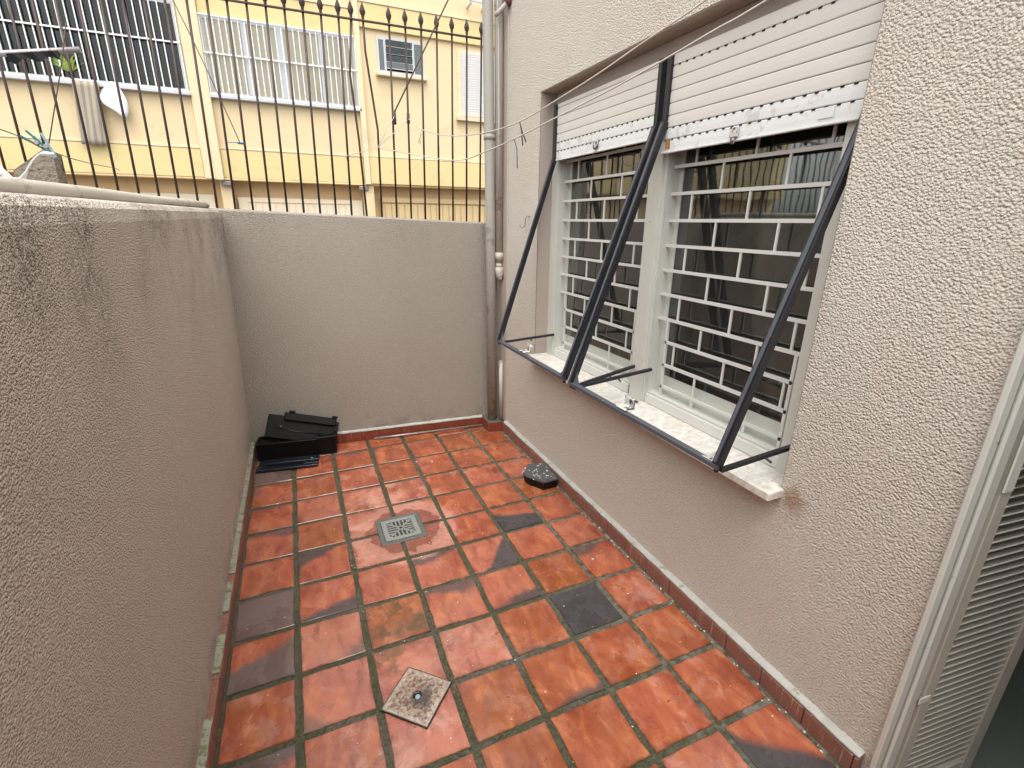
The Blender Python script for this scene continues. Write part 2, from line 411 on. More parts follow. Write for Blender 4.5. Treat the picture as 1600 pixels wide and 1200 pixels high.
def bait_mat():
    k = NT('speckled_black_plastic'); p = k.pos()
    v = k.n('ShaderNodeTexVoronoi'); v.inputs['Scale'].default_value = 55; k.l(p, v.inputs['Vector'])
    c = k.mix(k.noise(p, 30, 5), (.045, .048, .055), (.10, .105, .115))
    k.l(c, k.b.inputs['Base Color']); k.set(Roughness=.45); return k.m
M['bait_top'] = bait_mat()
def towel_mat():
    k = NT('striped_towel'); p = k.pos(); x = k.sep(p)[0]
    s1 = k.math('SINE', k.math('MULTIPLY', k.math('ADD', x, k.math('MULTIPLY', k.sep(p)[2], -.085)), 75.0)); n = k.noise(p, 60, 5, .7)
    c = k.mix(k.smooth(s1, -.2, .4), (.40, .34, .25), k.mix(n, (.15, .14, .125), (.34, .32, .28)))
    k.l(c, k.b.inputs['Base Color']); k.set(Roughness=.95); return k.m
M['towel'] = towel_mat()

# ================================================================== ground and street
structure(box('street', (-40, 1.4, -.60), (40, 6.6, -.45), M['asphalt']))
structure(box('pavement', (-40, 6.6, -.60), (40, 8.9, -.33), M['pavement'], ch=.02))
structure(box('ground', (-60, -60, -.9), (60, 60, -.605), M['pavement']))
structure(box('neighbour_yard', (-6, -6, -.6), (-.40, .80, -.02), M['pavement']))
structure(box('front_verge', (-40, .86, -.6), (40, 1.4, -.32), M['pavement'], ch=.02))

# ================================================================== courtyard floor with single tiles
def back_y(x): return .80+(x+.26)*(.655-.80)/(1.545+.26)        # line of the back wall
floor = MB().box((-.30, -4.2, -.12), (1.60, .85, -.0022)).build('floor', M['grout'])
structure(floor)
XL = [-.241, 0, .250, .503, .755, 1.007, 1.262, 1.506]
YL = [.545, .272, 0, -.258, -.512, -.756, -1.001, -1.245, -1.492, -1.736, -1.985, -2.235, -2.485, -2.735, -2.985, -3.235, -3.485, -3.735, -3.985]
G = .0114
# tone, film, (bx, by, bo, bd), mauve, moss   keyed (column, row); row 0 starts behind line y = 0
special = {
 (0,1):(0,0,(0,1,-.2,.85),.7,0), (0,2):(0,.2,(-1,.3,.09,.5),.6,0), (0,3):(0,.2,(0,1,.07,.55),.3,0), (0,4):(-.3,.3,(.3,1,.06,.75),.2,0),
 (0,5):(-.1,.2,(0,0,.5,0),0,0), (0,6):(0,.3,(0,0,-.5,.9),.65,0), (0,7):(0,.2,(.45,-1,-.03,.9),.55,0), (0,8):(.2,.55,(0,0,.5,0),0,.1), (0,9):(.1,.3,(-.3,1,.03,.9),.25,0),
 (1,4):(-.1,.1,(-.6,1,.06,.9),0,0), (1,5):(-.1,.2,(.2,-1,.055,.9),0,0), (1,6):(-.9,.3,(1,-.8,.12,.6),.5,0), (1,7):(-.6,.3,(-1,-.6,.11,.6),.4,0), (1,8):(.3,.9,(0,0,.5,0),0,.2),
 (2,1):(.2,0,(0,1,.08,.6),.1,0), (2,3):(-.7,.9,(0,0,.5,0),0,0), (2,4):(-.8,1,(0,0,.5,0),0,0), (3,3):(-.5,.9,(0,0,.5,0),0,0), (3,4):(-.7,1,(0,0,.5,0),0,0),
 (2,5):(-.4,.3,(0,0,.5,0),0,.1), (2,6):(.9,.1,(0,0,.5,0),0,1), (2,7):(-.5,.5,(0,0,.5,0),0,.75), (2,8):(-.8,.8,(0,0,.5,0),0,0),
 (3,5):(-.3,.3,(-.2,1,.06,.85),.1,0), (3,6):(-.3,.2,(.1,1,.05,.8),.1,0), (3,7):(-.8,.6,(0,0,.5,0),0,.15), (3,8):(.8,.3,(0,0,.5,0),0,.1), (3,9):(.7,.2,(0,0,.5,0),0,0),
 (4,5):(-.5,.4,(1,-.8,.03,.95),0,0), (4,6):(-.3,.2,(.2,-1,.075,.9),.1,0), (4,7):(.5,.3,(-.3,-1,.11,.5),.3,0), (4,8):(.6,.1,(.2,-1,.10,.9),.1,0), (4,9):(.4,.1,(0,0,.5,0),0,0),
 (5,4):(0,.2,(-.35,-1,-.02,1),0,0), (5,7):(0,.2,(0,0,-.5,1),0,0), (5,8):(.4,.5,(.2,-1,.11,.5),.3,0), (5,9):(.1,.6,(0,0,.5,0),0,0),
 (6,6):(.1,.2,(-.3,1,.07,.8),.1,0), (6,8):(.5,.2,(0,0,.5,0),0,0), (6,10):(0,.2,(-.75,-1,-.005,1),.1,0), (6,1):(.7,0,(0,0,.5,0),0,0), (6,7):(0,.6,(0,0,.5,0),0,0), (6,9):(.2,.5,(0,0,.5,0),0,0),
 (3,0):(.6,0,(0,0,.5,0),0,0), (4,0):(.8,0,(0,0,.5,0),0,0), (5,1):(.7,0,(0,0,.5,0),0,0), (3,2):(.6,.1,(0,0,.5,0),0,0), (3,1):(.1,.1,(-1,.2,.09,.8),0,0), (4,1):(.1,.1,(-1,-.1,.10,.8),0,0),
}
def tile_mesh(wx, wy, seed, poly=None):
    rr = random.Random(seed)
    def j(s=.0022): return rr.uniform(-s, s)
    pts = poly or [(-wx/2, -wy/2), (wx/2, -wy/2), (wx/2, wy/2), (-wx/2, wy/2)]
    out = []
    for i in range(len(pts)):                        # uneven hand-made edges
        a, b = pts[i], pts[(i+1) % len(pts)]
        for t in (0, .33, .67):
            out.append((a[0]+(b[0]-a[0])*t+j(), a[1]+(b[1]-a[1])*t+j()))
    n = len(out); cx = sum(p[0] for p in out)/n; cy = sum(p[1] for p in out)/n
    inn = [(x+(cx-x)*.022, y+(cy-y)*.022) for x, y in out]
    vs = [(x, y, -.012) for x, y in out]+[(x, y, .0015) for x, y in out]+[(x, y, .0042+j(.0004)) for x, y in inn]+[(cx, cy, .005)]
    fs = []
    for i in range(n):
        k = (i+1) % n
        fs += [(i, k, n+k, n+i), (n+i, n+k, 2*n+k, 2*n+i), (2*n+i, 2*n+k, 3*n)]
    me = bpy.data.meshes.new('floor_tile'); me.from_pydata(vs, [], fs); me.update()
    me.materials.append(M['tile']); return me
shared = [tile_mesh(.228, .228, 40+i) for i in range(8)]
def put_tile(c, r, cx, cy, wx, wy, poly=None, me=None):
    sc = (1, 1, 1)
    if me is None:
        if poly: me = tile_mesh(wx, wy, c*100+r, poly)
        else: me = shared[(c*3+r*5) % 8]; sc = (wx/.228, wy/.228, 1)
    o = bpy.data.objects.new('floor_tile', me); col.objects.link(o); o.parent = floor
    o.location = (cx, cy, random.uniform(-.0012, .0012)); o.scale = sc
    if not poly: o.rotation_euler = (random.uniform(-.006, .006), random.uniform(-.006, .006), random.uniform(-.008, .008))
    s = special.get((c, r-1 if c >= 1 and r >= 4 else r))
    if s is None: s = (random.choice((-.6, -.2, 0, .2, .5, .9)), random.uniform(.05, .5), (0, 0, .5, 0), 0, random.choice((0, 0, .1)))
    tone, film, (bx_, by_, bo_, bd_), mv, ms = s
    o['tone'] = float(tone); o['film'] = float(film); o['bx'] = float(bx_); o['by'] = float(by_); o['bo'] = float(bo_); o['bd'] = float(bd_)
    o['mauve'] = float(mv); o['moss'] = float(ms)
    return o
for c in range(7):
    x0, x1 = XL[c], XL[c+1]
    cx = (x0+x1)/2; wx = x1-x0-2*G
    # cut tiles against the back wall
    ya, yb = back_y(x0+G)-.045, back_y(x1-G)-.045
    if c == 6: xe = 1.395
    else: xe = x1-G
    yb = back_y(xe)-.045
    y0 = YL[0]+G; cy = (y0+ya)/2
    if ya-y0 > .02:
        poly = [(x0+G-cx, y0-cy), (xe-cx, y0-cy), (xe-cx, max(yb, y0+.015)-cy), (x0+G-cx, ya-cy)]
        put_tile(c, 0, cx, cy, 0, 0, poly)
    for r in range(1, len(YL)):
        y1, y0 = YL[r-1], YL[r]
        cy = (y0+y1)/2; wy = y1-y0-2*G
        if c in (2, 3) and r in (4, 5):               # tiles cut out round the floor drain
            hx0, hx1, hy0, hy1 = .398, .636, -.622, -.386
            X0, X1, Y0, Y1 = x0+G, x1-G, y0+G, y1-G
            if c == 2 and r == 4: P = [(X0,Y0),(hx0,Y0),(hx0,hy1),(X1,hy1),(X1,Y1),(X0,Y1)]
            if c == 3 and r == 4: P = [(X0,hy1),(hx1,hy1),(hx1,Y0),(X1,Y0),(X1,Y1),(X0,Y1)]
            if c == 2 and r == 5: P = [(X0,Y0),(X1,Y0),(X1,hy0),(hx0,hy0),(hx0,Y1),(X0,Y1)]
            if c == 3 and r == 5: P = [(X0,Y0),(X1,Y0),(X1,Y1),(hx1,Y1),(hx1,hy0),(X0,hy0)]
            me = MB().prism([(a-cx, b-cy) for a, b in P], -.012, .0042).mesh('floor_tile'); me.materials.append(M['tile'])
            put_tile(c, r, cx, cy, wx, wy, None, me)
            continue
        put_tile(c, r, cx, cy, wx, wy)

# ================================================================== boundary walls
lw = empty('boundary_wall', (-.30, -1.0, 0), 'long pinkish rendered wall with dark mould streaks along the left side of the courtyard', 'wall')
def left_x(z): return -.267+.0375*z
m = MB()
zt = lambda y: 1.605+.008*(y+1.6)
ys = [-4.2, -2.5, -1.5, -.5, .3, .82]
prof = []
for y in ys:
    t = zt(y); xa = left_x(t)
    prof.append([(left_x(0), y, -.02), (xa-.004, y, t-.05), (xa-.008, y, t-.02), (xa-.02, y, t-.006), (xa-.04, y, t), (-.37, y, t), (-.395, y, t-.02), (-.40, y, -.02)])
n = len(prof[0])
m.raw([q for p_ in prof for q in p_], [(i*n+j, i*n+(j+1) % n, (i+1)*n+(j+1) % n, (i+1)*n+j) for i in range(len(ys)-1) for j in range(n)])
m.poly(prof[0]); m.poly(prof[-1])
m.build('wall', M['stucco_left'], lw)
# its skirting: thin dark tiles set on edge with a broken mortar cap
y = .78; i = 0
while y > -4.1:
    L = .25
    box('skirting_tile', (-.2655, y-L+.003, -.01), (-.240+random.uniform(-.001, .001), y, .075), M['skirt'], lw, .002)
    y -= L; i += 1
def cap_strip(mat, parent, pts_in, pts_out, z, gaps=()):
    mm = MB()
    for i in range(len(pts_in)-1):
        if i in gaps: continue
        a, b, c_, d_ = pts_in[i], pts_in[i+1], pts_out[i+1], pts_out[i]
        jz = lambda: z+random.uniform(-.002, .002)
        mm.raw([(*a, z-.006), (*b, z-.006), (*c_, z-.006), (*d_, z-.006), (*a, jz()), (*b, jz()), (*c_, jz()+.006), (*d_, jz()+.006)],
               [(3,2,1,0),(4,5,6,7),(0,1,5,4),(1,2,6,5),(2,3,7,6),(3,0,4,7)])
    return mm.build('skirting_cap', mat, parent)
yy = [.78-.06*i for i in range(82)]
gp = [24, 28, 29, 33, 34, 35]
cap_strip(M['cap_left'], lw, [(-.2405+random.uniform(-.002, .001), q) for q in yy], [(-.2665, q) for q in yy], .082, gp)
adopt(lw)

bw = empty('boundary_wall', (.6, .72, 0), 'plain smoother beige wall closing the courtyard at the back, below the iron fence', 'wall')
m = MB()
def btop(x): return 1.628+(x+.206)*(1.563-1.628)/(1.437+.206)
xs = [-6, -3, -1.2, -.42, -.24, .2, .7, 1.2, 1.56]
prof = []
for x in xs:
    y = back_y(x); t = btop(x) if x > -1.3 else 1.67
    prof.append([(x, y, -.05), (x, y, t-.012), (x, y+.012, t), (x, y+.10, t), (x, y+.112, t-.012), (x, y+.112, -.4)])
n = 6
m.raw([q for p_ in prof for q in p_], [(i*n+j, i*n+(j+1) % n, (i+1)*n+(j+1) % n, (i+1)*n+j) for i in range(len(xs)-1) for j in range(n)])
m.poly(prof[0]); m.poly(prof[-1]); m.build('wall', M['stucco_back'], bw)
def back_box(a, b, t, z0, z1):
    """plan outline of a strip of thickness t in front of the back wall between x=a and x=b"""
    return [(a, back_y(a)-t), (b, back_y(b)-t), (b, back_y(b)-.001), (a, back_y(a)-.001)]
x = -.235
while x < 1.40:
    L = random.choice((.17, .25, .25, .12)); e = min(x+L, 1.408)
    MB().prism(back_box(x+.0015, e-.0015, .028+random.uniform(-.001, .001), 0, 0), -.01, .066).build('skirting_tile', M['skirt_back'], bw)
    x = e
xq = [-.235+.0822*i for i in range(21)]
cap_strip(M['cap'], bw, [(q, back_y(q)-.028+random.uniform(-.002, .002)) for q in xq], [(q, back_y(q)-.001) for q in xq], .076)
adopt(bw)

# tiled plinth round the pipes in the corner
pl = empty('pipe_plinth', (1.47, .55, 0), 'small dark red tiled plinth that the corner pipes stand on', 'plinth')
MB().prism([(1.410, .492), (1.513, .482), (1.513, .640), (1.410, .648)], -.01, .074).build('core', M['drain_frame'], pl)
MB().prism([(1.406, .486), (1.513, .476), (1.513, .4815), (1.406, .4915)], -.01, .077).build('front_tile', M['skirt_back'], pl)
MB().prism([(1.4035, .487), (1.4095, .4865), (1.4095, .655), (1.4035, .655)], -.01, .077).build('side_tile', M['skirt_back'], pl)
adopt(pl)

# ================================================================== the house on the right
house = empty('house', (2.5, -1.5, 0), 'rough pinkish rendered house with a wide barred window along the right side', 'house')
WX = 1.545
def slab_with_holes(mm, x, ycuts, zcuts, holes):
    for i in range(len(ycuts)-1):
        for j in range(len(zcuts)-1):
            yc = (ycuts[i]+ycuts[i+1])/2; zc = (zcuts[j]+zcuts[j+1])/2
            if any(h[0] < yc < h[1] and h[2] < zc < h[3] for h in holes): continue
            mm.poly([(x, ycuts[i], zcuts[j]), (x, ycuts[i+1], zcuts[j]), (x, ycuts[i+1], zcuts[j+1]), (x, ycuts[i], zcuts[j+1])])
WY0, WY1, WZ0, WZ1 = -1.838, .008, .722, 2.262
DY0, DY1, DZ1 = -3.18, -2.2832, 2.14
holes = [(WY0, WY1, WZ0, WZ1), (DY0, DY1, -.5, DZ1)]
m = MB()
slab_with_holes(m, WX, [-6, DY0, DY1, WY0, WY1, .66], [-.3, WZ0, DZ1, WZ1, 3.7], holes)
slab_with_holes(m, WX+.22, [-6, DY0, DY1, WY0, WY1, .66], [-.3, WZ0, DZ1, WZ1, 3.7], holes)
m.poly([(WX, .66, -.3), (WX+.22, .66, -.3), (WX+.22, .66, 3.7), (WX, .66, 3.7)])
m.poly([(WX, DY0, -.3), (WX+.22, DY0, -.3), (WX+.22, DY0, DZ1), (WX, DY0, DZ1)])
m.poly([(WX, DY1, -.3), (WX+.22, DY1, -.3), (WX+.22, DY1, DZ1), (WX, DY1, DZ1)])
m.poly([(WX, DY0, DZ1), (WX, DY1, DZ1), (WX+.22, DY1, DZ1), (WX+.22, DY0, DZ1)])
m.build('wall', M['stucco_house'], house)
# smooth reveal lining (2 mm inside the opening)
m = MB()
m.box((WX+.003, WY1-.004, WZ0), (WX+.219, WY1+.002, WZ1-.002)); m.box((WX+.003, WY0-.002, WZ0), (WX+.219, WY0+.004, WZ1-.002))
m.box((WX+.003, WY0+.005, WZ1-.004), (WX+.219, WY1-.005, WZ1+.002))
m.build('window_reveal', M['reveal'], house)
# rest of the house body and the dark room behind the windows
m = MB()
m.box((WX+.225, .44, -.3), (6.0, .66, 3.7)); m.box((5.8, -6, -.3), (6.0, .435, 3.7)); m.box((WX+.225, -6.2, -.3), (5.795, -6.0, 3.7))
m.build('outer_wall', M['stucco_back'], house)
box('roof', (WX-.02, -6.3, 3.705), (6.1, .75, 3.9), M['concrete'], house)
box('room_ceiling', (WX+.225, -5.99, 2.55), (5.79, .43, 2.65), M['interior'], house)
box('room_floor', (WX-.0, -5.99, -.28), (5.79, .43, -.16), M['interior_floor'], house)
box('room_partition', (4.2, -5.9, -.055), (4.3, .42, 2.545), M['interior'], house)
box('room_partition', (WX+.23, -2.12, -.055), (4.19, -2.02, 2.545), M['interior'], house)
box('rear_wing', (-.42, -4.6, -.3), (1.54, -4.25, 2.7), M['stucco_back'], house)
# smooth unpainted strip up the corner
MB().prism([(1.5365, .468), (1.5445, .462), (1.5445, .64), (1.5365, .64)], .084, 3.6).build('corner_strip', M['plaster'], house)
# skirting along the house: cut terracotta pieces and mortar cap
y = .472; i = 0
while y > -2.262:
    e = max(y-.16, -2.262)
    box('skirting_tile', (1.515+random.uniform(-.0008, .0008), e+.0015, -.01), (1.5445, y-.0015, .068+random.uniform(-.001, .001)), M['skirt'], house, .0015)
    y = e
yq = [.472-.0683*i for i in range(41)]
cap_strip(M['cap'], house, [(1.5155+random.uniform(-.002, .003), q) for q in yq], [(1.5445, q) for q in yq], .080)

# sill: two slabs of pale marble
box('window_sill', (1.478, -1.846, .713), (1.735, -.945, .745), M['marble'], house, .004)
box('window_sill', (1.478, -.942, .713), (1.735, .006, .7445), M['marble'], house, .004)

GX = 1.680                                             # plane of the security grille
def make_window(ya, yb, arow, brow, label):
    """ya > yb: the opening between frame posts"""
    fr = MB()
    fr.box((1.650, ya, .746), (1.735, ya+.05, 2.19)); fr.box((1.650, yb-.05, .746), (1.735, yb, 2.19))
    fr.box((1.652, yb, .746), (1.735, ya, .800)); fr.box((1.652, yb, 2.10), (1.735, ya, 2.19))
    f = fr.build('window', M['white_frame'], house); f['label'] = label
    # sliding sashes behind the grille
    sb = MB(); xx = 1.708
    sb.box((xx, ya-.022, .801), (xx+.012, ya, 2.10)); sb.box((xx, yb, .801), (xx+.012, yb+.022, 2.10))
    sb.box((xx, yb+.022, .801), (xx+.012, ya-.022, .885)); sb.box((xx, yb+.022, 2.04), (xx+.012, ya-.022, 2.10))
    sb.build('sash', M['white_frame'], f)
    box('glass_pane', (xx+.004, yb+.0225, .8855), (xx+.008, ya-.0225, 2.0395), M['glass'], f)
    MB().box((1.745, ya-.20, .80), (1.762, ya-.135, 2.10), .003).build('inner_stile', M['white_frame'], f)
    rows = [1.900, 1.793, 1.687, 1.580, 1.476, 1.371, 1.265, 1.156, 1.053, .946, .842]
    bw_ = .0064
    for i_, z in enumerate(rows):
        a, b = (ya+.012, yb-.012) if i_ < 8 else (ya-.06, yb+.035)
        bar = MB().box((GX-.006, b, z-bw_), (GX+.004, a, z+bw_)).build('grille_bar', M['white_metal'], f)
    for i_ in range(-1, len(rows)-1):
        zt_, zb_ = (2.0 if i_ < 0 else rows[i_]), rows[i_+1]
        for yv in (arow if i_ % 2 == 0 else brow):
            if i_ >= 7 and not (yb+.04 < yv < ya-.065): continue
            MB().box((GX-.004, yv-.0044, zb_+bw_), (GX+.002, yv+.0044, zt_-bw_)).build('grille_bar', M['white_metal'], f)
    for yv in (ya-.065, yb+.04):
        MB().box((GX-.006, yv-.006, .801), (GX+.004, yv+.006, 1.156-bw_)).build('grille_bar', M['white_metal'], f)
    for yv in brow:
        if yb+.05 < yv < ya-.08: MB().box((GX-.004, yv-.006, .801), (GX+.002, yv+.006, .842-bw_)).build('grille_bar', M['white_metal'], f)
    # inner bottom rail with drainage marks
    MB().box((1.640, yb+.004, .7465), (1.6515, ya-.004, .792), .002).build('track', M['white_metal'], f)
    return f
make_window(-.075, -.875, [-.22, -.497, -.775], [-.36, -.635], 'left half of the window with white brick-pattern bars')
make_window(-1.005, -1.745, [-1.125, -1.41, -1.68], [-1.27, -1.548], 'right half of the window with white brick-pattern bars')
# posts between and beside the two halves
m = MB(); m.box((1.625, -.985, .746), (1.649, -.905, 2.19)); m.box((1.640, -1.004, .746), (1.649, -.986, 2.19)); m.box((1.6515, -.954, .746), (1.735, -.926, 2.19)); m.build('window_post', M['white_frame'], house)
m = MB(); m.box((1.632, -.074, .746), (1.649, .003, 2.19)); m.box((1.6515, -.024, .746), (1.735, .003, 2.19)); m.build('window_post', M['white_frame'], house)
m = MB(); m.box((1.632, -1.833, .746), (1.649, -1.746, 2.19)); m.box((1.6515, -1.833, .746), (1.735, -1.796, 2.19)); m.build('window_post', M['white_frame'], house)
box('shutter_box', (1.642, -1.833, 2.192), (1.76, .003, 2.256), M['reveal'], house)

# roller shutters, half let down
def make_shutter(ya, yb, zbot, label, holes_at):
    x0 = 1.606; z = zbot; hgt = .0435
    def slat(z0, z1, mat, name, parent):
        mm = MB(); zc = (z0+z1)/2
        pr = [(x0+.0015, z0+.0012), (x0+.0002, z0+.004), (x0-.0004, zc), (x0+.0002, z1-.004), (x0+.0015, z1-.0012), (x0+.010, z1-.0012), (x0+.010, z0+.0012)]
        vs = [(px, ya, pz) for px, pz in pr]+[(px, yb, pz) for px, pz in pr]; q = len(pr)
        mm.raw(vs, [tuple(range(q)), tuple(range(2*q-1, q-1, -1))]+[(i, (i+1) % q, q+(i+1) % q, q+i) for i in range(q)])
        return mm.build(name, mat, parent)
    first = slat(z, z+.046, M['shutter_worn'], 'roller_shutter', house); first['label'] = label
    bar = MB().box((x0-.004, yb, z-.004), (x0+.012, ya, z+.002), .001).build('bottom_lip', M['shutter_worn'], first)
    box('dark_joint', (x0+.0105, yb, z), (x0+.0125, ya, 2.19), M['shutter_hole'], first)
    z += .046; k_ = 0
    while z < 2.188:
        z1 = min(z+hgt, 2.19)
        slat(z, z1, M['shutter_worn'] if k_ < 1 else M['shutter'], 'shutter_slat', first)
        if k_ in holes_at:
            mm = MB(); yv = ya-.02
            while yv > yb+.01:
                mm.box((x0-.0012, yv-.011, z-.0048), (x0+.002, yv, z+.0008)); yv -= .0375
            s_ = mm.build('vent_slots', M['shutter_hole'], first); s_['kind'] = 'stuff'
        z = z1; k_ += 1
    return first
s1 = make_shutter(-.080, -.935, 1.905, 'left roller shutter with a chalky bottom slat, half lowered', (0, 1))
s2 = make_shutter(-.990, -1.825, 1.843, 'right roller shutter with rust by its lower corner, half lowered', (0, 1, 6))
# latches and rusty rivet marks on the bottom slats
for yy_, zz_, p_ in ((-.505, 1.93, s1), (-1.375, 1.862, s2)):
    mm = MB(); mm.box((1.590, yy_-.016, zz_-.012), (1.603, yy_+.016, zz_+.02), .002); mm.box((1.592, yy_-.006, zz_-.032), (1.600, yy_+.010, zz_-.012), .002)
    mm.build('latch', M['chipped'], p_)
mm = MB().box((1.6035, -1.045, 1.855), (1.6045, -1.018, 1.888)); mm.build('rust_mark', plain('rust_mark', (.42, .20, .06), .9, var=.5, scale=60), s2)
box('rivet_plate', (1.6030, -1.72, 1.858), (1.6045, -1.675, 1.886), M['shutter_worn'], s2)

# swing-out shutter guides (dark steel frames tilted away from the wall)
def swing(ya, yb, za, zb, A, B, stays, label, hid=False):
    """hinges at (1.60, ya/yb, za/zb); A, B lower corners"""
    f = None
    for yy_, zz_ in ((ya, za), (yb, zb)):
        g_ = MB().box((1.590, yy_-.010, zz_+.004), (1.624, yy_+.010, 2.188), .002).build('swing_guide' if f is None else 'upper_guide', M['black_steel'], f or house)
        if f is None: f = g_; f['label'] = label
        MB().box((1.586, yy_-.014, zz_-.010), (1.604, yy_+.014, zz_+.0035), .003).build('hinge', M['black_steel'], f)
    for hy, hz, P in ((ya, za, A), (yb, zb, B)):
        mm = MB().sqbar((1.598, hy, hz), P, .023, .027); mm.build('side_bar', M['black_steel'], f)
        inner = MB().sqbar(Vector((1.592, hy, hz))+Vector((-.0085, 0, -.006)), Vector(P)+Vector((-.013, 0, .018)), .003, .012); inner.build('pale_front', M['grey_steel'], f)  # thin grey strip makes the bar's front paler than its sides
    A_, B_ = Vector(A), Vector(B); t = (B_-A_).normalized()
    mm = MB(); mm.sqbar(A_-t*.012, B_+t*.012, .026, .014); mm.build('bottom_bar', M['grey_steel'], f)
    # corner gussets
    for P, d, H in ((A_, t, Vector((1.598, ya, za))), (B_, -t, Vector((1.598, yb, zb)))):
        upv = (H-P).normalized(); g = MB()
        nrm = d.cross(upv).normalized()*.003
        pts = [P+upv*.002, P+d*.085, P+d*.045+upv*.012, P+d*.018+upv*.045, P+upv*.10]
        g.raw([q-nrm for q in pts]+[q+nrm for q in pts], [(0,1,2,3,4), (9,8,7,6,5)]+[(i, (i+1) % 5, 5+(i+1) % 5, 5+i) for i in range(5)])
        g.build('corner_plate', M['chipped'] if P is B_ and yb < -1.5 else M['grey_steel'], f)
        k_ = MB().tube([P+Vector((0, 0, -.006)), P+Vector((0, 0, -.02))], .008, 8); k_.build('pivot', M['black_steel'], f)
    for (P, Q) in stays:
        P, Q = Vector(P), Vector(Q); mid = P.lerp(Q, .55)
        s_ = MB().sqbar(P, Q, .013, .015).build('stay_bar', M['black_steel'], f)
        MB().tube([mid+Vector((0, .012, 0)), mid+Vector((0, -.03, -.01))], .004, 6).build('stay_pin', M['black_steel'], s_)
    c = A_.lerp(B_, .42); latch = MB()
    latch.box((c.x-.005, c.y-.03, c.z+.012), (c.x+.04, c.y+.03, c.z+.016), .001); latch.box((c.x+.038, c.y-.03, c.z+.012), (c.x+.042, c.y+.03, c.z+.045), .001)
    latch.tube([(c.x+.045, c.y-.038, c.z+.045), (c.x+.045, c.y+.034, c.z+.045)], .006, 8)
    latch.build('latch', M['chipped'], f)
    return f
swing(-.075, -.955, 1.905, 1.945, (1.266, -.062, .870), (1.244, -.912, .884),
      [((1.262, -.075, .862), (1.634, -.085, .885)), ((1.250, -1.00, .872), (1.628, -.925, .905))], 'left dark steel guide frame swung out over the sill')
swing(-1.008, -1.822, 1.955, 1.850, (1.240, -.985, .884), (1.322, -1.762, .836),
      [((1.240, -1.00, .866), (1.640, -1.035, .918)), ((1.326, -1.775, .826), (1.630, -1.805, .872))], 'right dark steel guide frame swung out over the sill')

# door opening at the right edge: frame, narrow louvred leaf folded inwards
df = MB()
df.box((1.526, -2.297, -.16), (1.606, -2.2835, 2.138), .003)          # outer jamb, proud of the render
df.box((1.556, -2.309, -.16), (1.606, -2.2975, 2.138), .005)
df.box((1.528, -3.178, -.06), (1.700, -3.14, 2.138), .003); df.box((1.528, -3.139, 2.10), (1.600, -2.310, 2.138), .003)
df.build('door_frame', M['white_frame'], house)
leaf_dir = Vector((.99, -.12, 0)).normalized(); leaf_n = Vector((leaf_dir.y, -leaf_dir.x, 0))   # towards the doorway
LM = Matrix.Translation((1.614, -2.2855, 0)) @ Matrix(((leaf_dir.x, -leaf_dir.y, 0, 0), (leaf_dir.y, leaf_dir.x, 0, 0), (0, 0, 1, 0), (0, 0, 0, 1)))
LW, LT = .385, .030
m = MB()
m.box((0, -LT, -.145), (.040, 0, 2.09), .002, LM); m.box((LW-.055, -LT, -.145), (LW, 0, 2.09), .002, LM)
m.box((.040, -LT+.002, -.145), (LW-.055, -.002, -.06), 0, LM); m.box((.040, -LT+.002, 1.05), (LW-.055, -.002, 1.16), 0, LM); m.box((.040, -LT+.002, 2.02), (LW-.055, -.002, 2.09), 0, LM)
M['leaf_paint'] = plain('beige_door_paint', (.44, .415, .36), .5, var=.08, scale=6)
leaf = m.build('louvred_door', M['leaf_paint'], house); leaf['label'] = 'narrow white louvred door leaf folded inwards at the right edge'
sm = MB()
ca, sa = math.cos(R(30)), math.sin(R(30))
vs = []
for xx in (.0405, LW-.0555):
    for u, v in ((-.016, -.0018), (.016, -.0018), (.016, .0018), (-.016, .0018)):
        vs.append((xx, -LT/2+u*ca*.85+v*sa, -u*sa+v*ca))
sm.raw(vs, [(3,2,1,0),(4,5,6,7),(0,1,5,4),(1,2,6,5),(2,3,7,6),(3,0,4,7)])
slat_me = sm.mesh('louvre'); slat_me.materials.append(M['leaf_paint'])
zz = -.045
while zz < 2.01:
    if not 1.03 < zz < 1.18:
        o = bpy.data.objects.new('louvre', slat_me); col.objects.link(o); o.parent = leaf; o.matrix_local = LM @ Matrix.Translation((0, 0, zz))
    zz += .0255
MB().box((-.006, -.036, .98), (.030, -LT-.0005, 1.19), .003, LM).build('lock_plate', M['white_frame'], leaf)
k_ = MB(); c0 = LM @ Vector((.05, -.045, 1.04)); k_.tube([c0, c0+Vector((.0, -.03, 0))], [.016, .020], 12); k_.build('door_knob', M['brass'], leaf)
for z0 in (.33, 1.6): MB().box((-.020, -.034, z0-.012), (.022, -LT-.0005, z0+.012), .002, LM).build('hinge', M['white_frame'], leaf)
# iron hook by the window
hk = MB(); hk.tube(smooth_pts([(1.544, .118, 1.602), (1.524, .118, 1.602), (1.515, .118, 1.588), (1.514, .119, 1.560), (1.508, .124, 1.540), (1.494, .133, 1.536), (1.486, .139, 1.550)]), .0038, 8)
hk.build('wall_hook', M['tube_grey'], house)
adopt(house)

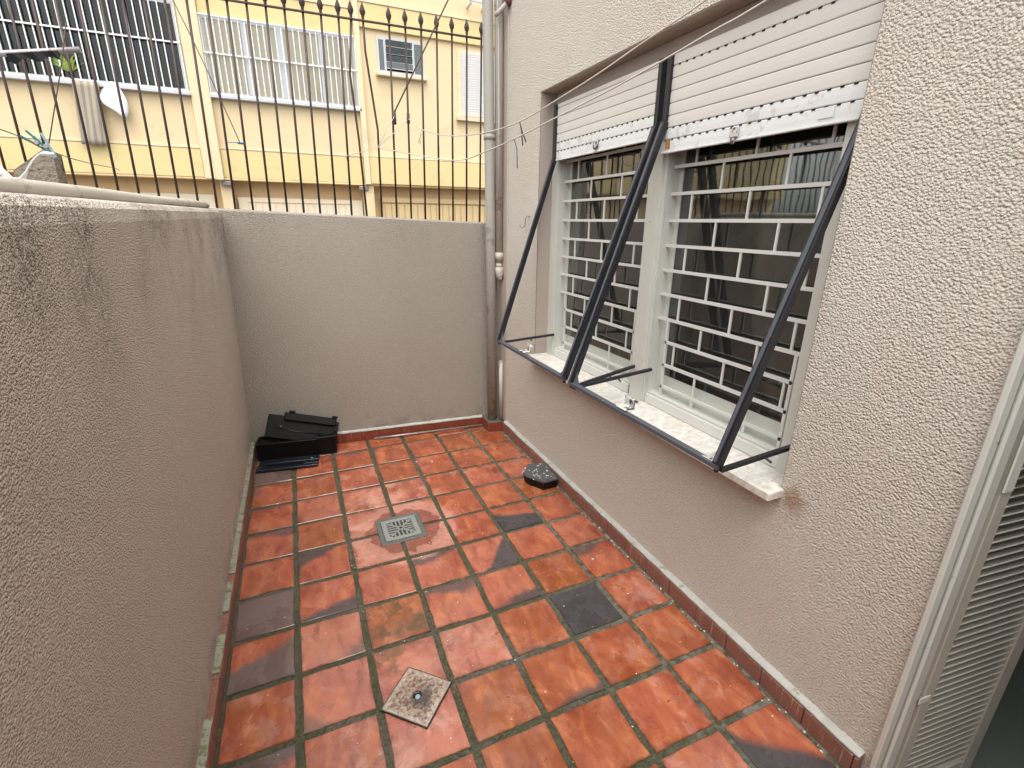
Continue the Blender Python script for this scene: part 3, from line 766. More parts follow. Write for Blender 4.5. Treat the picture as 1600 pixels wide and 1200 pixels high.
# ================================================================== pipes in the corner
dp = empty('downpipe', (1.457, .565, .07), 'thick grey plastic downpipe standing in the back right corner', 'pipe')
MB().tube([(1.460, .563, .072), (1.452, .563, 1.6), (1.440, .563, 3.0), (1.432, .563, 5.5)], .0345, 24).build('pipe', M['pvc'], dp)
for z in (2.10,): MB().tube([(1.4482, .563, z-.018), (1.4480, .563, z+.018)], .0385, 24).build('collar', M['pvc'], dp)
MB().tube([(1.4478, .563, 2.119), (1.4478, .563, 2.124)], .040, 24).build('clamp', M['tube_grey'], dp)
adopt(dp)
wp = empty('waste_pipe', (1.513, .545, 1.2), 'thinner grey pipe beside the downpipe, ending in an elbow above the sill height', 'pipe')
MB().tube([(1.512, .548, 1.29), (1.508, .55, 3.0), (1.506, .55, 5.5)], .0275, 20).build('pipe', M['pvc_light'], wp)
MB().tube([(1.512, .548, 1.305), (1.512, .548, 1.36)], .0315, 20).build('socket', M['pvc_light'], wp)
MB().tube([(1.512, .548, 1.250), (1.512, .548, 1.288)], .0255, 20).build('coupling', M['pvc_light'], wp)
MB().tube([(1.512, .548, 1.258), (1.512, .548, 1.225), (1.516, .546, 1.200), (1.530, .544, 1.192), (1.5355, .544, 1.192)], [.031, .032, .032, .028, .028], 20).build('elbow', M['pvc_light'], wp)
adopt(wp)
st = tag(MB().tube([(1.522, .525, .076), (1.520, .525, .56)], .0165, 16).build('pipe_stub', M['pvc_light']), 'short beige pipe stub rising from the corner plinth', 'pipe')
th = tag(MB().tube([(1.4950, .51, 1.72), (1.4955, .512, 2.2), (1.492, .512, 2.74), (1.478, .50, 2.95), (1.475, .50, 3.4)], .0065, 8).build('conduit', M['pvc_light']), 'thin vertical conduit between the two thick corner pipes', 'pipe')
cp = empty('cross_pipe', (1.50, .47, 2.8), 'small grey pipe branching to the house wall near the top of the corner', 'pipe')
MB().tube([(1.458, .488, 2.76), (1.475, .478, 2.768), (1.5440, .44, 2.84)], [.015, .0145, .0145], 14).build('pipe', M['pvc'], cp)
MB().tube([(1.520, .453, 2.815), (1.538, .443, 2.834)], .021, 14).build('sleeve', plain('rusty_sleeve', (.12, .04, .03), .7), cp)
adopt(cp)

# pipe lying along the left wall's top
cpipe = empty('conduit_pipe', (-.25, -.6, 1.64), 'long dusty plastic pipe lying along the top of the left wall', 'pipe')
PP = [(-.378+(y+2.2)*.040, y, zt(y)+.019+.0015*math.sin(y*5)) for y in (-3.4, -2.2, -1.6, -1.0, -.4, .15, .60)]
MB().tube(PP, .0175, 14).build('pipe', M['pvc_light'], cpipe)
MB().tube([(-.266, .60, zt(.6)+.020), (-.264, .66, zt(.6)+.019)], [.0205, .019], 14).build('end_socket', M['pvc_light'], cpipe)
adopt(cpipe)

# ================================================================== iron fence on the back wall
fence = empty('iron_fence', (.3, .76, 1.62), 'dark brown iron fence with spear tips on top of the back wall', 'fence')
def fy(x): return back_y(x)+.05
def bar_profile(x, zb, bend=None):
    top = 2.70+(-.02)*(x-1.0)*.35
    pts = [(x, fy(x), zb-.02)]
    if bend: pts += bend
    pts += [(x+(.018 if not bend else bend[-1][0]-x+.004), fy(x), top)]
    return pts
xb = 1.428; k = 0
while xb > -3.3:
    zb = (btop(xb) if xb > -1.3 else 1.67)
    zt_ = 2.712-.012*(xb-1.2)
    lean = .026 if xb > -.3 else .02
    pts = [(xb, fy(xb), zb-.015), (xb+lean, fy(xb), zt_)]
    if 6.5 < k < 8.5 or k == 9:                                    # two bars bent apart
        pass
    if k == 8: pts = [(xb, fy(xb), zb-.015), (xb-.012, fy(xb), 2.05), (xb-.035, fy(xb)-.01, 2.42), (xb+.0, fy(xb), zt_)]
    if k == 7: pts = [(xb, fy(xb), zb-.015), (xb+.012, fy(xb), 2.12), (xb-.03, fy(xb), 2.55), (xb-.03, fy(xb), zt_)]
    b = MB().tube(pts, .0066, 8).build('bar', M['iron'], fence)
    ex, ey, ez = pts[-1]
    s = MB().tube([(ex, ey, ez+.001), (ex, ey, ez+.016), (ex, ey, ez+.021), (ex, ey, ez+.038), (ex, ey, ez+.05), (ex, ey, ez+.085)], [.008, .009, .013, .0175, .0145, .001], 4, smooth=False)
    s.build('spear_tip', M['iron'], b)
    xb -= .0975; k += 1
def rail(z0, z1): return MB().sqbar((-3.3, fy(-3.3)-.003, z0), (1.446, fy(1.446)-.003, z1), .007, .020)
rail(2.775, 2.695).build('rail', M['iron'], fence)
adopt(fence)

# ================================================================== clotheslines, cords
L1 = [(.95, .729, 2.197), (.987, .549, 2.110), (1.056, .205, 2.032), (1.131, -.169, 1.999), (1.194, -.482, 2.007), (1.254, -.779, 2.059), (1.297, -.989, 2.102), (1.332, -1.164, 2.145), (1.362, -1.312, 2.178), (1.379, -1.399, 2.199), (1.46, -1.80, 2.31), (1.54, -2.20, 2.42)]
L2 = [(.746, .751, 2.017), (.860, .341, 1.942), (.992, -.133, 1.866), (1.064, -.391, 1.886), (1.119, -.590, 1.916), (1.191, -.848, 1.965), (1.267, -1.124, 2.019), (1.322, -1.319, 2.064), (1.366, -1.479, 2.104), (1.403, -1.611, 2.136), (1.54, -2.19, 2.29)]
cl = empty('clothesline', L1[0], 'upper pale clothesline sagging from the fence across to the house wall', 'clothesline', None)
MB().tube(smooth_pts(L1), .0027, 6).build('line', M['rope'], cl)
kx = Vector(L1[4])
MB().tube([kx, kx+Vector((.004, -.01, -.03)), kx+Vector((.012, -.012, -.10))], .0028, 6).build('knot_end', M['rope_dark'], cl)
MB().tube([kx, kx+Vector((.008, -.01, -.04)), kx+Vector((.026, -.018, -.085))], .0028, 6).build('knot_end', M['rope_dark'], cl)
kx = Vector(L1[1]); MB().tube([kx, kx+Vector((-.008, 0, -.03)), kx+Vector((-.012, 0, -.085))], .0025, 6).build('knot_end', M['rope'], cl)
MB().tube([kx, kx+Vector((-.008, .01, -.05)), kx+Vector((-.022, .01, -.075))], .0025, 6).build('knot_end', M['rope'], cl)
MB().tube([Vector(L1[0])+Vector((0, .0, d)) for d in (-.03, 0, .03)], .010, 8).build('knot', M['rope_dark'], cl)
adopt(cl)
cl = empty('clothesline', L2[0], 'lower pale clothesline running from the fence past the shutters', 'clothesline', None)
MB().tube(smooth_pts(L2), .0027, 6).build('line', M['rope'], cl)
kx = Vector(L2[4]); MB().tube([kx, kx+Vector((.010, -.01, -.04)), kx+Vector((.012, -.012, -.12))], .002, 6).build('knot_end', M['rope_dark'], cl)
a = Vector(L2[0])
MB().tube([a, (.865, fy(.865)-.012, 2.205)], .002, 5).build('tie', M['rope'], cl)
MB().tube([a, (.948, fy(.948)-.012, 2.185)], .0022, 5).build('tie', M['rope'], cl)
MB().tube([a, (.548, fy(.548)-.012, 1.955)], .0022, 5).build('tie', M['rope'], cl)
MB().tube([(.548, fy(.548)-.012, 1.955), (.555, fy(.548)-.014, 1.90), (.553, fy(.548)-.014, 1.83)], .002, 5).build('tie_end', M['rope_dark'], cl)
adopt(cl)
rp = empty('rope', (.865, .69, 2.22), 'dark slanting rope tied to a fence bar and running up past the spear tips', 'rope')
MB().tube([(.858, .690, 2.222), (1.045, .675, 2.55), (1.218, .661, 2.854), (1.50, .635, 3.35)], .0045, 7).build('cord', M['rope_dark'], rp)
MB().tube([(.866, fy(.866), 2.16), (.866, fy(.866), 2.24)], .0125, 8).build('knot', M['rope_dark'], rp)
adopt(rp)
wi = empty('wire', (-.048, .803, 1.998), 'thin dark wire slanting down to a blue tie on two fence bars', 'wire')
MB().tube([(-.048, .803, 1.998), (-.124, .809, 2.252), (-.206, .816, 2.508), (-.266, .821, 2.677), (-.45, .835, 3.2)], .0028, 6).build('cord', M['rope_dark'], wi)
MB().tube([(-.125, .808, 2.0), (-.09, .806, 1.996), (-.048, .803, 1.998)], .002, 5).build('tie', M['blue_tie'], wi)
MB().tube([(-.062, .803, 1.996), (-.022, .800, 1.994)], .006, 7).build('knot', M['blue_tie'], wi)
adopt(wi)

# ================================================================== things on the neighbour's side of the left wall
post = MB()
post.raw([(-.690, -.46, 1.2), (-.566, -.465, 1.2), (-.560, -.40, 1.2), (-.690, -.39, 1.2), (-.672, -.45, 1.715), (-.655, -.452, 1.728), (-.575, -.457, 1.786), (-.552, -.458, 1.778), (-.546, -.40, 1.774), (-.668, -.395, 1.705)],
         [(3,2,1,0), (4,5,6,7,8,9), (0,1,7,6,5,4), (1,2,8,7), (2,3,9,8), (3,0,4,9)])
post.box((-.70, -.47, -.03), (-.555, -.385, 1.199))
tag(post.build('concrete_post', M['concrete']), 'weathered concrete post stump poking up behind the left wall', 'post')
rod = empty('drying_rod', (-.78, .45, 2.28), 'dark horizontal drying rod with a scrap of black cloth, upper left', 'rod')
MB().tube([(-1.30, .45, 2.225), (-.926, .45, 2.254), (-.631, .45, 2.306)], .0125, 10).build('rod', M['tube_grey'], rod)
mm = MB(); q = []
for i_ in range(9):
    t = i_/8; x = -.90+.19*t; z = 2.248+.036*t; q.append((x, .435, z+.006)); 
top = q; bot = [(x, .437+.006*math.sin(i*2.1), z-.030-.012*math.sin(i*1.7)) for i, (x, _, z) in enumerate(q)]
mm.raw(top+bot+[(x, y+.006, z) for x, y, z in top]+[(x, y+.006, z) for x, y, z in bot],
       [(i, i+1, 10+i, 9+i) for i in range(8)]+[(18+i, 27+i, 28+i, 19+i) for i in range(8)]+[(9+i, 10+i, 28+i, 27+i) for i in range(8)])
mm.build('cloth_scrap', M['black_plastic'], rod)
MB().tube([(-1.30, .45, 2.24), (-1.30, .45, .0)], .014, 8).build('upright', M['tube_grey'], rod)
adopt(rod)
nl = empty('clothesline', (-.48, -.745, 1.76), 'thin brown clothesline crossing the lower fence bars, far left', 'clothesline')
MB().tube(smooth_pts([(-.53, -1.4, 1.80), (-.492, -.954, 1.781), (-.475, -.885, 1.770), (-.478, -.745, 1.761), (-.526, -.390, 1.768), (-.597, .106, 1.791), (-.680, .779, 1.826), (-.685, .870, 1.82)]), .0016, 5).build('line', M['rope_dark'], nl)
MB().tube([(-.36, -.72, 2.10), (-.401, -.716, 1.978), (-.479, -.712, 1.768)], .0016, 6).build('hanger_cord', M['rope_dark'], nl)
adopt(nl)
def peg(loc, rz, ry, mat, label):
    e = empty('clothes_peg', loc, label, 'clothes peg', None)
    for s_ in (-1, 1):
        mm = MB(); T = Matrix.Translation(loc) @ Euler((0, ry, rz)).to_matrix().to_4x4() @ Matrix.Translation((0, 0, s_*.006)) @ Matrix.Rotation(s_*.13, 4, 'Y')
        mm.box((-.034, -.005, -.003), (.034, .005, .003), .0015, T); mm.build('jaw', mat, e)
    mm = MB(); T = Matrix.Translation(loc); mm.tube([Vector(loc)+Vector((0, -.007, 0)), Vector(loc)+Vector((0, .007, 0))], .006, 8); mm.build('spring', M['tube_grey'], e)
    adopt(e)
peg((-.487, -.761, 1.774), .2, .75, M['teal'], 'teal clothes peg clipped to the line, the left of two')
peg((-.468, -.757, 1.766), .1, 1.15, M['pale_blue'], 'pale blue clothes peg beside the teal one')
mm = MB(); R_ = 7; C_ = 10; vs = []
topc = [(-.588, 1.711), (-.575, 1.707), (-.564, 1.690), (-.554, 1.675), (-.539, 1.674), (-.520, 1.692), (-.502, 1.720), (-.485, 1.741), (-.468, 1.749), (-.442, 1.745)]
botc = [(-.591, 1.699), (-.580, 1.686), (-.570, 1.666), (-.560, 1.645), (-.545, 1.646), (-.530, 1.660), (-.514, 1.689), (-.496, 1.720), (-.477, 1.738), (-.444, 1.738)]
for i_ in range(R_):
    t = i_/(R_-1)
    for j_ in range(C_): vs.append((topc[j_][0]*(1-t)+botc[j_][0]*t, -.793+.006*math.sin(t*5+j_), topc[j_][1]*(1-t)+botc[j_][1]*t))
mm.raw(vs, [(i*C_+j, i*C_+j+1, (i+1)*C_+j+1, (i+1)*C_+j) for i in range(R_-1) for j in range(C_-1)], True)
net = mm.build('net_cloth', M['net']); sm_ = net.modifiers.new('thick', 'SOLIDIFY'); sm_.thickness = .0015
tag(net, 'crumpled white net cloth slung in front of the concrete post', 'cloth')

# ================================================================== floor drain and loose cover
dr = empty('floor_drain', (.512, -.503, 0), 'square grey floor drain with a slotted grate set in the wet tiles', 'drain')
fo, fi = .118, .0945
m = MB()
for a, b in (((-fo, -fo), (fo, -fi)), ((-fo, fi), (fo, fo)), ((-fo, -fi), (-fi, fi)), ((fi, -fi), (fo, fi))):
    m.box((.517+a[0], -.504+a[1], -.02), (.517+b[0], -.504+b[1], .0065), .0015)
m.build('frame', M['drain_frame'], dr)
box('pit', (.517-fi, -.504-fi, -.0039), (.517+fi, -.504+fi, -.0030), M['void'], dr)
g = MB(); gz0, gz1 = -.0025, .0085; S = .0925; I = .068
for a, b in (((-S, -S), (S, -I)), ((-S, I), (S, S)), ((-S, -I), (-I, I)), ((I, -I), (S, I))): g.box((.517+a[0], -.504+a[1], gz0), (.517+b[0], -.504+b[1], gz1))
for i_ in range(7):                                            # four quadrants of slots meeting on the diagonals
    u = -I+.0065+i_*(2*I/6.75); wv = .0036; lim = max(abs(u+wv), abs(u))
    for s_ in (-1, 1):
        if lim < I: 
            a0, a1 = min(lim+.004, I), I
            lo, hi = sorted((s_*a0, s_*a1))
            g.box((.517+u, -.504+lo, gz0), (.517+u+2*wv, -.504+hi, gz1-.0005)); g.box((.517+lo, -.504+u, gz0), (.517+hi, -.504+u+2*wv, gz1-.0008))
for s_ in (-1, 1):
    T = Matrix.Translation((.517, -.504, 0)) @ Matrix.Rotation(s_*math.pi/4, 4, 'Z'); g.box((-I*1.40, -.0045, gz0), (I*1.40, .0045, gz1-.001-.0002*s_), 0, T)
g.prism([(.517+.016*math.cos(a), -.504+.016*math.sin(a)) for a in [i*math.pi/6 for i in range(12)]], gz0, gz1-.0003)
g.build('grate', M['cast_iron'], dr); MB().prism([(.517+.009*math.cos(a), -.504+.007*math.sin(a)) for a in [i*math.pi/6 for i in range(12)]], gz1-.0002, gz1+.0004).build('centre_hole', M['void'], dr)
adopt(dr)

pc = empty('drain_cover', (.375, -1.5, 0), 'corroded square metal cover with a round hole, laid diagonally on the tiles', 'drain cover')
T = Matrix.Translation((.375, -1.498, 0)) @ Matrix.Rotation(R(-43.5), 4, 'Z')
mm = MB(); S = .089; nseg = 24; ro = .017
outer = []
for i_ in range(nseg):
    a = 2*math.pi*i_/nseg; cx_, sx_ = math.cos(a), math.sin(a); q_ = S/max(abs(cx_), abs(sx_)); j_ = 1+random.uniform(-.012, .008); outer.append((cx_*q_*j_, sx_*q_*j_))
inner = [(ro*math.cos(2*math.pi*i_/nseg), ro*math.sin(2*math.pi*i_/nseg)) for i_ in range(nseg)]
rise = lambda x, y: .0155-.004*(abs(x)+abs(y))/S/2
vs = [(x, y, .004) for x, y in outer]+[(x, y, rise(x, y)) for x, y in outer]+[(x*.6, y*.6, .0165) for x, y in outer]+[(x, y, .0150) for x, y in inner]+[(x*.85, y*.85, .005) for x, y in inner]
vs = [T @ Vector(v) for v in vs]; fs = []
for i_ in range(nseg):
    k_ = (i_+1) % nseg
    for lv in range(4): fs.append((lv*nseg+i_, lv*nseg+k_, (lv+1)*nseg+k_, (lv+1)*nseg+i_))
mm.raw(vs, fs); mm.build('plate', M['plate'], pc)
c_ = T @ Vector((0, 0, 0)); mm = MB().prism([(c_.x+.016*math.cos(a), c_.y+.016*math.sin(a)) for a in [i*math.pi/8 for i in range(16)]], .0045, .006); mm.build('hole_bottom', M['void'], pc)
mm = MB().tube([(c_.x+.001, c_.y-.004, .006), (c_.x+.001, c_.y-.004, .0115)], [.0105, .008], 12); mm.build('plug', M['pale_blue'], pc)
adopt(pc)

# ================================================================== black bait box by the house wall
bb = empty('bait_box', (1.42, -.34, 0), 'black six-sided plastic box with white paint flakes on its lid, by the house wall', 'box')
base = [(1.345, -.352), (1.402, -.452), (1.492, -.448), (1.508, -.255), (1.405, -.232), (1.340, -.312)]
lid = [(1.330, -.350), (1.398, -.462), (1.500, -.456), (1.5125, -.240), (1.400, -.220), (1.327, -.308)]
mm = MB(); n = 6
mm.raw([(x, y, .0) for x, y in base]+[(x*.9+1.42*.1-.0, y*.9-.34*.1, .0) for x, y in base][:0]+[(x, y, .056) for x, y in [((a[0]*.3+b[0]*.7), (a[1]*.3+b[1]*.7)) for a, b in zip(base, lid)]],
       [tuple(range(5, -1, -1)), tuple(range(6, 12))]+[(i, (i+1) % 6, 6+(i+1) % 6, 6+i) for i in range(6)])
mm.build('body', M['black_plastic'], bb)
mm = MB(); ii = [(x+(1.42-x)*.05, y+(-.34-y)*.05) for x, y in lid]
mm.raw([(x, y, .0562) for x, y in lid]+[(x, y, .064) for x, y in lid]+[(x, y, .072) for x, y in ii], [tuple(range(5, -1, -1))]+[(i, (i+1) % 6, 6+(i+1) % 6, 6+i) for i in range(6)]+[(6+i, 6+(i+1) % 6, 12+(i+1) % 6, 12+i) for i in range(6)]+[tuple(range(12, 18))])
mm.build('lid', M['bait_top'], bb)
mm = MB(); rr = random.Random(3)
for i_ in range(34):
    x, y = rr.uniform(1.345, 1.50), rr.uniform(-.43, -.25)
    if abs(x-1.42)/.10+abs(y+.34)/.16 > 1.25: continue
    s_ = rr.uniform(.002, .0065); a0 = rr.uniform(0, 6)
    mm.prism([(x+s_*rr.uniform(.6, 1.2)*math.cos(a0+a), y+s_*rr.uniform(.6, 1.2)*math.sin(a0+a)) for a in (0, 1.2, 2.4, 3.6, 5)], .0721, .0732)
o = mm.build('paint_flakes', M['debris'], bb); o['kind'] = 'stuff'
mm = MB().box((1.345, -.368, .012), (1.352, -.34, .040)); mm.build('entry_hole', M['void'], bb)
adopt(bb)

# ================================================================== black plastic trays stacked in the back left corner
def crate(name, T, L, D, H, wall, mat, label, extra=None):
    e = empty(name, T.to_translation(), label, 'tray', 'black plastic trays in the corner')
    mm = MB(); mm.box((0, 0, 0), (L, D, wall), .002, T)
    mm.box((0, 0, wall), (L, wall, H), .002, T); mm.box((0, D-wall, wall), (L, D, H), .002, T)
    mm.box((0, wall, wall), (wall, D-wall, H), .002, T); mm.box((L-wall, wall, wall), (L, D-wall, H), .002, T)
    mm.build('tub', mat, e)
    r_ = MB()
    r_.box((-.006, -.006, H), (L+.006, .012, H+.008), .002, T); r_.box((-.006, D-.012, H), (L+.006, D+.006, H+.008), .002, T)
    r_.box((-.006, .012, H), (.012, D-.012, H+.008), .002, T); r_.box((L-.012, .012, H), (L+.006, D-.012, H+.008), .002, T)
    r_.build('rim', mat, e)
    MB().box((wall, wall, H-.022), (L-wall, D-wall, H-.004), .003, T).build('cover_panel', mat, e)
    if extra: extra(e, T)
    adopt(e); return e
TA = Matrix.Translation((-.222, .618, .004)) @ Matrix.Rotation(R(-8), 4, 'Z')
crate('plastic_tray', TA, .38, .135, .120, .006, M['black_plastic'], 'large black plastic tray standing in the back left corner, bottom of the stack')
TB = Matrix.Translation((.155, .566, .004)) @ Matrix.Rotation(R(-6), 4, 'Z')
crate('plastic_tray', TB, .125, .155, .13, .006, M['black_plastic'], 'small black plastic tray at the right end of the black stack')
# leaning top piece with two stubby feet
TC = Matrix.Translation((-.155, .70, .165)) @ Matrix.Rotation(R(-5), 4, 'Z') @ Matrix.Rotation(R(17), 4, 'Y') @ Matrix.Rotation(R(62), 4, 'X')
e = empty('plastic_cover', TC.to_translation(), 'black plastic cover with two stubby feet leaning on top of the trays', 'cover', 'black plastic trays in the corner')
TC = Matrix.Translation((-.165, .655, .165)) @ Matrix.Rotation(R(-6), 4, 'Z') @ Matrix.Rotation(R(15), 4, 'Y') @ Matrix.Rotation(R(66), 4, 'X')
MB().box((.0, .0, -.03), (.46, .16, .012), .004, TC).build('panel', M['black_plastic'], e)
MB().box((.10, .13, .0125), (.44, .185, .040), .006, TC).build('ridge', M['black_plastic'], e)
for xx in (.125, .405): MB().box((xx, .1855, .005), (xx+.04, .20, .045), .004, TC).build('foot', M['black_plastic'], e)
MB().tube([TC @ Vector((.06, .07, .014)), TC @ Vector((.2, .06, .016)), TC @ Vector((.36, .065, .014))], .003, 6).build('seam', M['blue_plastic'], e)
MB().tube([TC @ Vector((.09, .085, .0122)), TC @ Vector((.09, .085, .016))], .004, 8).build('stud', M['tube_grey'], e)
adopt(e)
# flat lid in front
TD = Matrix.Translation((-.226, .442, .006)) @ Matrix.Rotation(R(-8), 4, 'Z')
e = empty('tray_lid', TD.to_translation(), 'flat navy black plastic lid with a long slot lying in front of the trays', 'lid', 'black plastic trays in the corner')
L, D = .375, .14
mm = MB()
for a, b in (((0, 0), (L, .035)), ((0, .085), (L, D)), ((0, .035), (.055, .085)), ((L-.09, .035), (L, .085))): mm.box((*a, 0), (*b, .020), .0025, TD)
mm.build('plate', M['blue_plastic'], e)
MB().box((.055, .035, .002), (L-.09, .085, .009), 0, TD).build('slot', M['black_plastic'], e)
MB().tube([TD @ Vector((L-.045, .10, .0205)), TD @ Vector((L-.045, .10, .025))], .007, 10).build('stud', M['tube_grey'], e)
adopt(e)

# metal tube along the back skirting, broken tile strip
tb = tag(MB().tube([(.552, .682, .014), (.75, .664, .0145), (1.398, .6135, .0145)], .0085, 10).build('metal_tube', M['tube_grey']), 'thin grey metal tube lying along the foot of the back wall', 'tube')
ts = MB().prism([(.985, .585), (1.235, .578), (1.238, .603), (.99, .607)], .006, .018).build('tile_strip', M['tile'])
for k_, v_ in dict(tone=.1, film=.1, bx=0., by=0., bo=.5, bd=0., mauve=0., moss=0.).items(): ts[k_] = v_
ts.location = (0, 0, 0); tag(ts, 'narrow orange strip of broken tile near the pipe plinth', 'tile piece')

# crumbs of paint and mortar on the tiles
mm = MB(); rr = random.Random(11)
def crumb(x, y, s, z=.0055):
    a0 = rr.uniform(0, 6); pts = [(x+s*rr.uniform(.5, 1.2)*math.cos(a0+a), y+s*rr.uniform(.5, 1.2)*math.sin(a0+a)) for a in (0, 1.2, 2.4, 3.6, 5)]
    mm.prism(pts, z, z+s*.5)
for i_ in range(230):
    x = rr.uniform(-.2, 1.49); y = rr.uniform(-2.4, .5)
    if .38 < x < .65 and -.64 < y < -.36: continue
    crumb(x, y, rr.choice((.0012, .0016, .002, .003)))
for i_ in range(45): crumb(rr.uniform(.75, 1.48), rr.uniform(-.1, .5), rr.choice((.0015, .002, .0035)))
for i_ in range(70): crumb(rr.uniform(1.490, 1.513), rr.uniform(-2.25, .4), rr.choice((.002, .003, .0045)), -.002)
for x, y, s in ((.865, .170, .007), (.765, .205, .006), (1.385, -.205, .012), (1.375, -.215, .009), (.010, -1.745, .014), (-.003, -1.752, .008), (.24, -.255, .004), (1.33, -1.12, .006), (1.36, -1.11, .004)): crumb(x, y, s)
o = mm.build('paint_crumbs', M['debris']); o['kind'] = 'stuff'; tag(o, 'scattered pale crumbs of paint and mortar on the tiles', 'debris')

# ================================================================== apartment building across the street
FY = 7.9
ab = empty('apartment_building', (0, FY, -.33), 'yellow and peach apartment building with barred windows across the street', 'building')
box('wall', (-10, FY, 2.262), (10, FY+.3, 9.0), M['f_peach'], ab)
box('soffit', (-10, FY-.02, 2.235), (10, FY+1.0, 2.2615), M['f_orange'], ab)
box('ground_wall', (-10, FY+.35, -.33), (10, FY+.55, 2.2345), M['f_orange'], ab)
# bands
def band(x0, x1, z0, z1, d, mat, name='band'):
    o = box(name, (x0, FY-d, z0), (x1, FY-.0005, z1), mat, ab, .006); return o
def lip(x0, x1, z, d): box('band_lip', (x0, FY-d-.014, z), (x1, FY-.0007, z+.022), M['f_sill'], ab, .003)
band(-10, -1.10, 2.2625, 2.72, .03, M['f_yellow']); lip(-10, -1.10, 2.722, .024)
band(-.80, 1.63, 2.2625, 2.735, .02, M['f_yellow']); lip(-.80, 1.63, 2.737, .014)
band(1.745, 10, 2.2625, 2.745, .06, M['f_yellow']); lip(1.745, 10, 2.747, .05)
band(-.80, 1.63, 4.745, 5.15, .03, M['f_yellow']); lip(-.80, 1.63, 5.152, .03)
band(1.745, 10, 4.90, 5.285, .05, M['f_yellow']); lip(1.745, 10, 5.287, .05)
band(-10, -1.10, 4.95, 5.25, .03, M['f_yellow']); lip(-10, -1.10, 5.252, .03)
box('panel', (1.745, FY-.035, 2.77), (10, FY-.0008, 4.899), M['f_peach'], ab, .004) if False else None
box('pilaster', (-1.095, FY-.05, 2.24), (-.925, FY-.0009, 9), M['f_cream'], ab, .006)
box('pilaster', (-.924, FY-.11, 2.225), (-.805, FY-.0009, 9), M['f_cream'], ab, .006)
box('pilaster', (1.640, FY-.10, 2.245), (1.738, FY-.0009, 9), M['f_cream'], ab, .006)
box('pilaster', (-4.30, FY-.11, 2.24), (-4.12, FY-.0009, 9), M['f_cream'], ab, .006)
# ground floor pillars
box('pillar', (-.90, FY+.05, -.33), (-.70, FY+.34, 2.234), M['f_peach'], ab, .01); box('pillar', (1.60, FY+.0, -.33), (1.80, FY+.34, 2.234), M['f_peach'], ab, .01)
for x in (-.78, 1.60):
    l_ = MB().tube([(x, FY-.03, 2.15), (x, FY+.0, 2.15)], [.05, .06], 12)
    mm = MB(); mm.box((x-.09, FY-.045, 2.125), (x+.09, FY-.001, 2.215), .02); mm.build('bulkhead_lamp', M['lamp_grey'], ab)
# windows
def fwin(x0, x1, z0, z1, bars, mid, mat_in, sashes, label, rail_top=True):
    fr = MB(); d0, d1 = FY-.012, FY-.0005
    fr.box((x0, d0, z0), (x0+.04, d1, z1)); fr.box((x1-.04, d0, z0), (x1, d1, z1)); fr.box((x0+.04, d0, z0), (x1-.04, d1, z0+.05)); fr.box((x0+.04, d0, z1-.05), (x1-.04, d1, z1))
    f = fr.build('window', M['f_frame'], ab); f['label'] = label
    for a, b in sashes: box('mullion', (a, FY-.016, z0+.0505), (b, FY-.0006, z1-.0505), M['f_frame'], f)
    box('blind', (x0+.04, FY-.004, z0+.05), (x1-.04, FY-.0008, z1-.05), mat_in, f)
    box('glass_pane', (x0+.041, FY-.0085, z0+.051), (x1-.041, FY-.0065, z1-.051), M['f_glass'], f)
    if bars:
        bm_ = MB().box((-.008, -.008, 0), (.008, .008, z1-z0)).mesh('bar'); bm_.materials.append(M['f_white'])
        n = int(round((x1-x0)/bars))
        for i_ in range(n+1):
            o = bpy.data.objects.new('bar', bm_); col.objects.link(o); o.parent = f; o.location = (x0+(x1-x0)*i_/n, FY-.055, z0)
        for z in ([z0+.012, mid, z1-.012] if rail_top else [z0+.012, mid]): box('rail', (x0-.01, FY-.078, z-.011), (x1+.01, FY-.0635, z+.011), M['f_white'], f)
    sl_ = MB().box((x0-.04, FY-.10, z0-.055), (x1+.04, FY-.0005, z0-.002), .006); sl_.build('sill', M['f_frame'] if bars else M['f_sill'], f)
    return f
fwin(-.79, 1.635, 3.575, 4.735, .094, 4.185, M['f_blind'], ((-.20, -.12), (.33, .45), (1.02, 1.10)), 'wide beige window with white bars in the middle bay')
fwin(-3.95, -1.125, 3.575, 4.86, .108, 4.27, M['f_dark'], (), 'wide dark window with white bars on the left bay')
fwin(-7.6, -4.5, 3.575, 4.86, .108, 4.27, M['f_dark'], (), 'dark barred window beyond the left edge')
# small louvred bathroom window
f = fwin(2.035, 2.925, 4.215, 4.81, 0, 0, M['f_greyglass'], ((2.165, 2.205), (2.70, 2.74)), 'small grey louvred window high on the right bay')
box('dark_opening', (2.206, FY-.0105, 4.27), (2.699, FY-.009, 4.76), M['f_dark'], f)
for z, t in ((4.72, .5), (4.60, .55), (4.47, .5), (4.36, .1)):
    T = Matrix.Translation((2.4525, FY-.03, z)) @ Matrix.Rotation(t, 4, 'X'); mm = MB().box((-.245, -.006, -.05), (.245, .0, .05), 0, T); mm.build('louvre_glass', M['f_greyglass'], f)
    mm = MB().box((-.246, -.012, -.058), (.246, .004, -.0505), 0, T); mm.build('louvre_rail', M['f_white'], f)
# white roller blind window
f = MB().box((3.60, FY-.012, 3.60), (4.95, FY-.0008, 4.80)).build('window', M['f_cream'], ab); f['label'] = 'white slatted shutter window beside the downpipe'
me = MB().box((-.60, -.012, 0), (.60, 0, .036), .004).mesh('blind_slat'); me.materials.append(M['f_white'])
for i_ in range(27):
    o = bpy.data.objects.new('blind_slat', me); col.objects.link(o); o.parent = f; o.location = (4.275, FY-.016, 3.635+i_*.0415); o.rotation_euler = (.35, 0, 0)
box('sill', (3.56, FY-.09, 3.535), (5.0, FY-.0006, 3.598), M['f_sill'], f)
